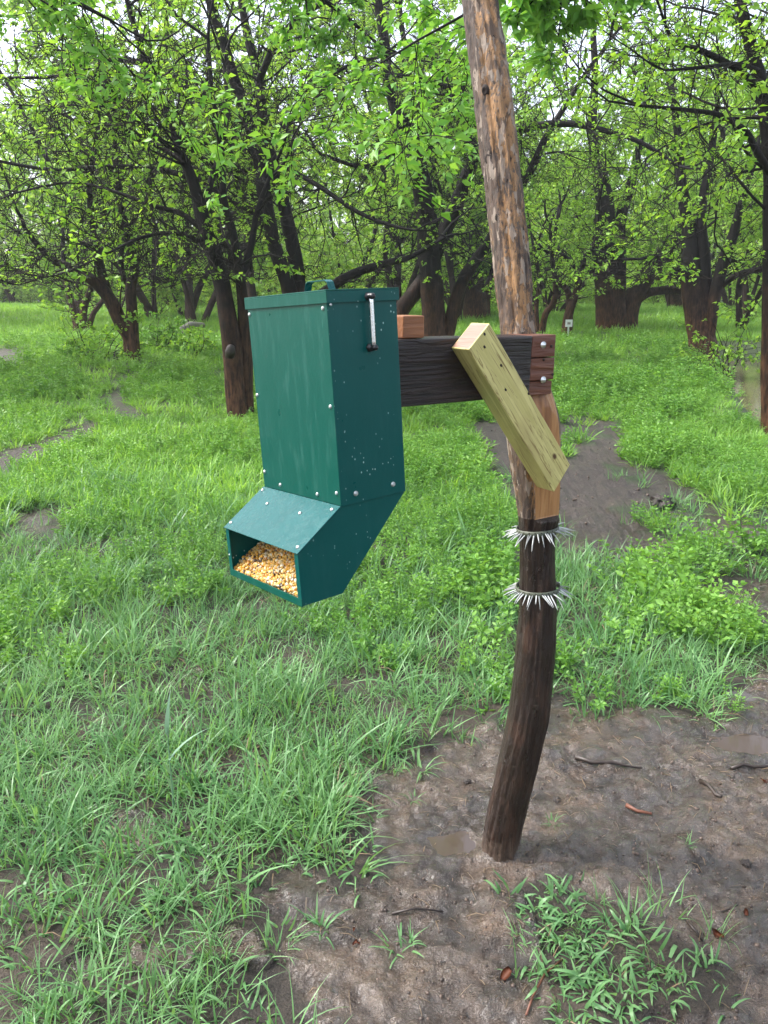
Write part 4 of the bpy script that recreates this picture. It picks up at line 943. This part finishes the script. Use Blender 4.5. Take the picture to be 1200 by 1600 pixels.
# ------------------------------------------------------------------ spike collars on the post
def spike_mesh():
    V, F = tubes([([(0, 0, 0), (.010, 0, -.001), (.024, 0, -.003), (.036, 0, -.007)], [.0019, .0021, .0015, .0004])], 6); return smooth(mesh_np('spike', V, [F]))
SPK = spike_mesh()
def collar(v, label, tiltx, tilty, n, seed, grow):
    k = int(np.argmin(np.abs(tt - v))); c = Vector(ctr[k]); r0 = rad[k] * grow; r = random.Random(seed)
    root = empty('spike_collar', c); root.rotation_euler = (tiltx, tilty, 0)
    ring = lathe_mesh('strip', [(r0 + .0005, -.007), (r0 + .0026, -.0068), (r0 + .0030, .0068), (r0 + .0008, .007), (r0 + .0005, -.007)], 40); link('strip', ring, M['collar'], root)
    for q in range(n):
        a = 2 * math.pi * (q + r.uniform(-.25, .25)) / n; o = link('spike', SPK, M['spike'], root); hh = -.002 + r.uniform(-.002, .002)
        o.location = ((r0 + .002) * math.cos(a), (r0 + .002) * math.sin(a), hh); front = max(0, -math.sin(a))
        o.rotation_euler = (r.uniform(-.3, .3), .22 + .30 * front + r.gauss(0, .22), a + r.gauss(0, .17)); o.scale = (r.uniform(.75, 1.35), .88, .88)
    for q in range(22):
        a = 2 * math.pi * (q + .5) / 22; o = link('punched_hole', hole, M['hole'], root); o.location = ((r0 + .0026) * math.cos(a), (r0 + .0026) * math.sin(a), .003); o.rotation_euler = (0, math.pi / 2, a); o.scale = (.6, .6, .6)
    tag(root, label, 'spike collar')
collar(826, 'upper collar of white plastic spikes wrapped round the post below the brace', -.05, -.10, 40, 1, 1.10)
collar(918, 'lower collar of white plastic spikes hanging loosely round the dark post', -.02, -.06, 44, 2, 1.18)

# ------------------------------------------------------------------ little white sign
b = ground_hit(887, 530); sg = empty('small_sign', (b.x, b.y, float(base_h(b.x, b.y)))); hgt = at(887, 505, b.y).z - sg.location.z
link('stake', box_mesh('stake', (-.02, -.015, -.1), (.02, .015, hgt), .003), M['zinc'], sg); w = px(11, b.y) / 2
link('plate', box_mesh('plate', (-w, -.03, hgt - w), (w, -.016, hgt + w), .003), M['white'], sg); link('printed_mark', box_mesh('printed_mark', (-w * .45, -.033, hgt - w * .35), (w * .45, -.0302, hgt + w * .3), .001), M['log'], sg)
tag(sg, 'small square white sign on a thin stake in the grass', 'sign')
# grey fallen log among the trees
p0, p1 = ground_hit(278, 528), ground_hit(318, 520); p0.z += .15; p1.z = at(312, 508, p1.y).z
o = link('fallen_log', shift(stick_mesh('fallen_log', [p0, p0.lerp(p1, .5) + Vector((0, 0, .1)), p1], .10, .07, 10), p0), M['log']); o.location = p0; tag(o, 'grey broken log lying in the undergrowth left of the scraped trunk', 'log')

# ------------------------------------------------------------------ things lying on the mud
def gp(u, v, lift=0.0): p = ground_hit(u, v); return Vector((p.x, p.y, gz(p.x, p.y) + lift))
def stick(label, pts, r0, r1, mat, cat='stick', name='stick', seed=0):
    r = random.Random(seed); P = []
    for k, (u, v) in enumerate(pts): P.append(gp(u, v, r0 * .55 + r.uniform(0, .004)))
    o = link(name, shift(stick_mesh(name, P, r0, r1), P[0]), M[mat]); o.location = P[0]; tag(o, label, cat)
stick('black forked-looking stick lying on the mud right of the post foot', [(898,1188),(925,1190),(955,1197),(980,1200),(1003,1202)], .008, .003, 'stick')
stick('short thick black stick pointing down right near the right mud edge', [(1094,1222),(1106,1233),(1118,1246),(1126,1252)], .008, .005, 'stick', seed=2)
stick('brown twig at the right picture edge beside a puddle', [(1142,1206),(1160,1200),(1178,1196),(1215,1200)], .006, .005, 'stick', seed=3)
stick('reddish bark chip on the mud right of the post', [(978,1258),(995,1265),(1018,1276)], .007, .004, 'stick_red', 'bark chip', 'bark_chip', 4)
stick('thin straight black twig on the mud left below the post', [(612,1427),(650,1422),(692,1420)], .0035, .002, 'stick', seed=5)
stick('curved reddish twig in the bottom grass patch', [(822,1590),(832,1560),(850,1528),(878,1508)], .003, .0018, 'stick_red', seed=6)
stick('pale straw stem standing out on the mud beside the black stick', [(908,1208),(914,1225),(921,1243)], .002, .001, 'straw', seed=7)
stick('small dark twig right of the grass patch', [(1074,1446),(1086,1456),(1098,1466)], .004, .002, 'stick', seed=8)
stick('bent thin twig across the mud below the grass edge at far right', [(1105,1440),(1128,1430),(1152,1418)], .0025, .0015, 'stick', seed=9)
stick('brown twig tangled in the weeds behind the lower post', [(955,885),(985,893),(1020,912)], .006, .003, 'stick_red', seed=10)
def leaf_thing(label, u, v, L, rot, seed):
    r = random.Random(seed); bm = bmesh.new(); n = 7; l, c_, rr_ = [], [], []
    for k in range(n):
        t = k / (n - 1); w = L * .30 * math.sin(math.pi * min(1, t * .94 + .05)) ** .8; x = (t - .5) * L; z = .004 + .010 * math.sin(t * 5 + seed) * (L / .05)
        c_.append(bm.verts.new((x, r.uniform(-.1, .1) * w, z))); l.append(bm.verts.new((x, w, z + .004 + r.uniform(0, .004)))); rr_.append(bm.verts.new((x, -w, z + .003 + r.uniform(0, .004))))
    for k in range(n - 1): bm.faces.new((c_[k], c_[k + 1], l[k + 1], l[k])); bm.faces.new((rr_[k], rr_[k + 1], c_[k + 1], c_[k]))
    bmesh.ops.solidify(bm, geom=bm.faces[:], thickness=.0006)
    o = link('fallen_leaf', bm_mesh('fallen_leaf', bm, True), M['dead_leaf']); o.location = gp(u, v); o.rotation_euler = (r.uniform(-.2, .2), r.uniform(-.2, .2), rot); tag(o, label, 'leaf', 'dead leaves on the mud')
for a in (('orange dead leaf at the right picture edge', 1192, 1228, .040, .5, 1), ('orange dead leaf on the mud right of the bottom grass patch', 1121, 1468, .034, 2.1, 2), ('small orange leaf fragment above the right grass patch end', 1165, 1436, .020, 1.1, 3),
          ('reddish brown dead leaf left of the bottom grass patch', 790, 1530, .036, .7, 4), ('small rusty leaf on the mud by the left grass edge', 556, 1478, .018, .2, 5), ('small red leaf fragment among the mud near the left grass edge', 553, 1458, .016, 1.5, 6), ('tiny rust leaf beside the grass tuft left of the post', 565, 1205, .020, .3, 7)): leaf_thing(*a)
def clod(label, u, v, r0, seed):
    bm = bmesh.new(); bmesh.ops.create_icosphere(bm, subdivisions=4, radius=r0); r = np.random.default_rng(seed)
    for w in bm.verts:
        c = w.co / r0; w.co *= 1 + 1.5 * (float(fbm(np.array([c.x * 2.6 + seed]), np.array([c.y * 2.6 + c.z * 2.1]), seed, 4)[0]) - .5); w.co.z *= .6
    o = link('mud_clod', bm_mesh('mud_clod', bm, True), M['clod']); o.location = gp(u, v, r0 * .25); tag(o, label, 'clod')
clod('dark mud clod lying right of the post above the grass patch', 1165, 1357, .015, 1); clod('dark ragged clod on the mud just right of the post', 870, 1248, .013, 2); clod('small black clod on the mud left of the post', 730, 1216, .012, 3)
clod('black earth heap turned up on the muddy path behind the post', 1032, 792, .085, 4)
# isolated grass tufts
rg = np.random.default_rng(77); tuftm = [blade_clump('tuft', 16, .022, .04, .11, .0032, rg, 4, 1.1) for k in range(4)]
TU = [(582, 1280, 'grass tuft alone in the mud left of the post'), (655, 1205, 'grass tuft at the mud edge above the post foot'), (580, 1235, 'thin grass tuft beside the left mud edge'), (625, 1480, 'flattened grass tuft in the mud below the post'), (645, 1250, 'tiny grass tuft between the left grass and the post'),
      (863, 1290, 'small grass tuft right of the post foot'), (505, 1455, 'grass tuft at the lower left mud edge'), (1130, 1040, 'grass tuft on bare mud near the right edge'), (1165, 1060, 'grass tuft beside a puddle at the right edge'), (560, 1365, 'grass tuft on the edge of the left grass'), (640, 1470, 'flat blades beside the thin black twig'), (1075, 1325, 'sparse sprout on the mud at right')]
for k, (u, v, lb) in enumerate(TU):
    o = link('grass_tuft', tuftm[k % 4], M['grass']); o.location = gp(u, v); o.rotation_euler = (0, 0, k * 1.3); s = (.8, 1, .8, 1, .55, .5, 1, .9, .9, 1, .6, .5)[k]; o.scale = (s, s, s); tag(o, lb, 'grass tuft', 'grass tufts standing alone in the mud')
isl = sample([(1.0, 2.0, 1300)], rg, lambda x, y: inside(TURF_ISLAND, x + (fbm(x * 9, y * 9, 5) - .5) * .12, y + (fbm(x * 9, y * 9, 6) - .5) * .12) & (fbm(x * 9, y * 9, 8) > .38))
scatter('turf_patch', low, isl, rg.uniform(.55, 1.1, len(isl)), .36, rg, 'flattened grass patch on the mud at the bottom of the picture', 'grass')
# tall bluish stalk
b = gp(272, 1275); g_ = empty('tall_grass_plant', b); tag(g_, 'tall bluish grass stalk rising above the left foreground grass', 'grass plant')
V, F = tubes([([(0, 0, -.02), (.002, 0, .1), (.0, .004, .2), (.003, 0, .30)], [.003, .0026, .002, .0012])], 6); link('stalk', smooth(mesh_np('stalk', V, [F])), M['blue_grass'], g_)
for k, (z, a, ln) in enumerate(((.10, .4, .13), (.15, 2.6, .15), (.20, .9, .16), (.25, 3.4, .12), (.29, 1.2, .13))):
    me = blade_clump('blade', 1, 0, ln, ln, .0062, np.random.default_rng(k), 5, .55, 'blue_grass'); o = link('blade', me, None, g_); o.location = (0, 0, z); o.rotation_euler = (0, 0, a)
# puddles and crumbs of mud
def puddle(cx, cy, rx, ry, lev, sd):
    n = 32; bm = bmesh.new(); bm.faces.new([bm.verts.new((rx * 1.15 * math.cos(2 * math.pi * k / n), ry * 1.15 * math.sin(2 * math.pi * k / n), 0)) for k in range(n)])
    o = link('puddle', bm_mesh('puddle', bm), M['puddle']); o.location = (cx, cy, lev); tag(o, kind='structure')
t = NT('puddle_water'); t.set(Base_Color=(.060, .044, .035), Roughness=.05, Specular_IOR_Level=.7); t.bump(t.noise(t.coord(), 40, 2), .05, .004); M['puddle'] = t.m
for a in PUD: puddle(*a)
def crumb(seed):
    bm = bmesh.new(); bmesh.ops.create_icosphere(bm, subdivisions=1, radius=.005); r = random.Random(seed)
    for v in bm.verts: v.co *= r.uniform(.55, 1.35)
    me = bm_mesh('crumb', bm, True); me.materials.append(M['crumb']); return me
t = NT('mud_crumb'); f = t.n('ShaderNodeObjectInfo').outputs['Random']; t.set(Base_Color=t.mix(f, (.03, .021, .016), (.12, .082, .060)), Roughness=.4); M['crumb'] = t.m
rg = np.random.default_rng(41); P = sample([(.8, 2.0, 2200), (2.0, 3.2, 1200), (3.2, 5.0, 260), (5.0, 9.0, 120)], rg, lambda x, y: mud_mask(x, y) & (fbm(x * 6, y * 6, 44) + .25 * (rg.uniform(size=x.shape) - .5) > .50))
scatter('mud_crumbs', [crumb(k) for k in range(6)], P, rg.uniform(.2, 1.0, len(P)) ** 2 * 1.2 * (1 + 1.5 * sstep(2.8, 5, P[:, 1])), 1.0, rg, 'loose wet crumbs of soil strewn over the mud', 'soil')
# litter
rg = np.random.default_rng(19); n = 4200; x = rg.uniform(-1.2, 2.3, n); y = rg.uniform(.85, 4.2, n); ok = mud_mask(x, y) & (fbm(x * 3, y * 3, 99) > .40); x, y = x[ok], y[ok]; n = len(x); z = ground_h(x, y) + .002
a = rg.uniform(0, 6.283, n); L = rg.uniform(.006, .045, n) * rg.uniform(.4, 1.5, n); dx, dy = np.cos(a) * L, np.sin(a) * L
z2 = ground_h(x + dx, y + dy) + .003
pl = [(np.array([(x[i], y[i], z[i]), (x[i] + dx[i] * .5, y[i] + dy[i] * .5, max(z[i], z2[i]) + .001), (x[i] + dx[i], y[i] + dy[i], z2[i])]), np.array([.0006, .0009, .0004]) * (1 + .8 * (i % 7 == 0))) for i in range(n)]
V, F = tubes(pl, 4); tag(link('plant_litter', mesh_np('plant_litter', V, [F]), M['straw']), 'scattered straw bits and plant litter on the wet mud', 'litter', kind='stuff')

# ------------------------------------------------------------------ damp air
t = NT('haze_air'); t.t.nodes.remove(t.p); v = t.n('ShaderNodeVolumePrincipled'); v.inputs['Color'].default_value = (.93, .96, .98, 1); v.inputs['Density'].default_value = .0012; v.inputs['Anisotropy'].default_value = .3
t.l(v.outputs[0], t.out.inputs['Volume'])
hz = link('haze', box_mesh('haze', (-200, -90, -1.8), (200, 330, 16)), t.m); tag(hz, 'thin damp haze in the air of the rainy woods', 'haze', kind='stuff')
bpy.context.view_layer.update()
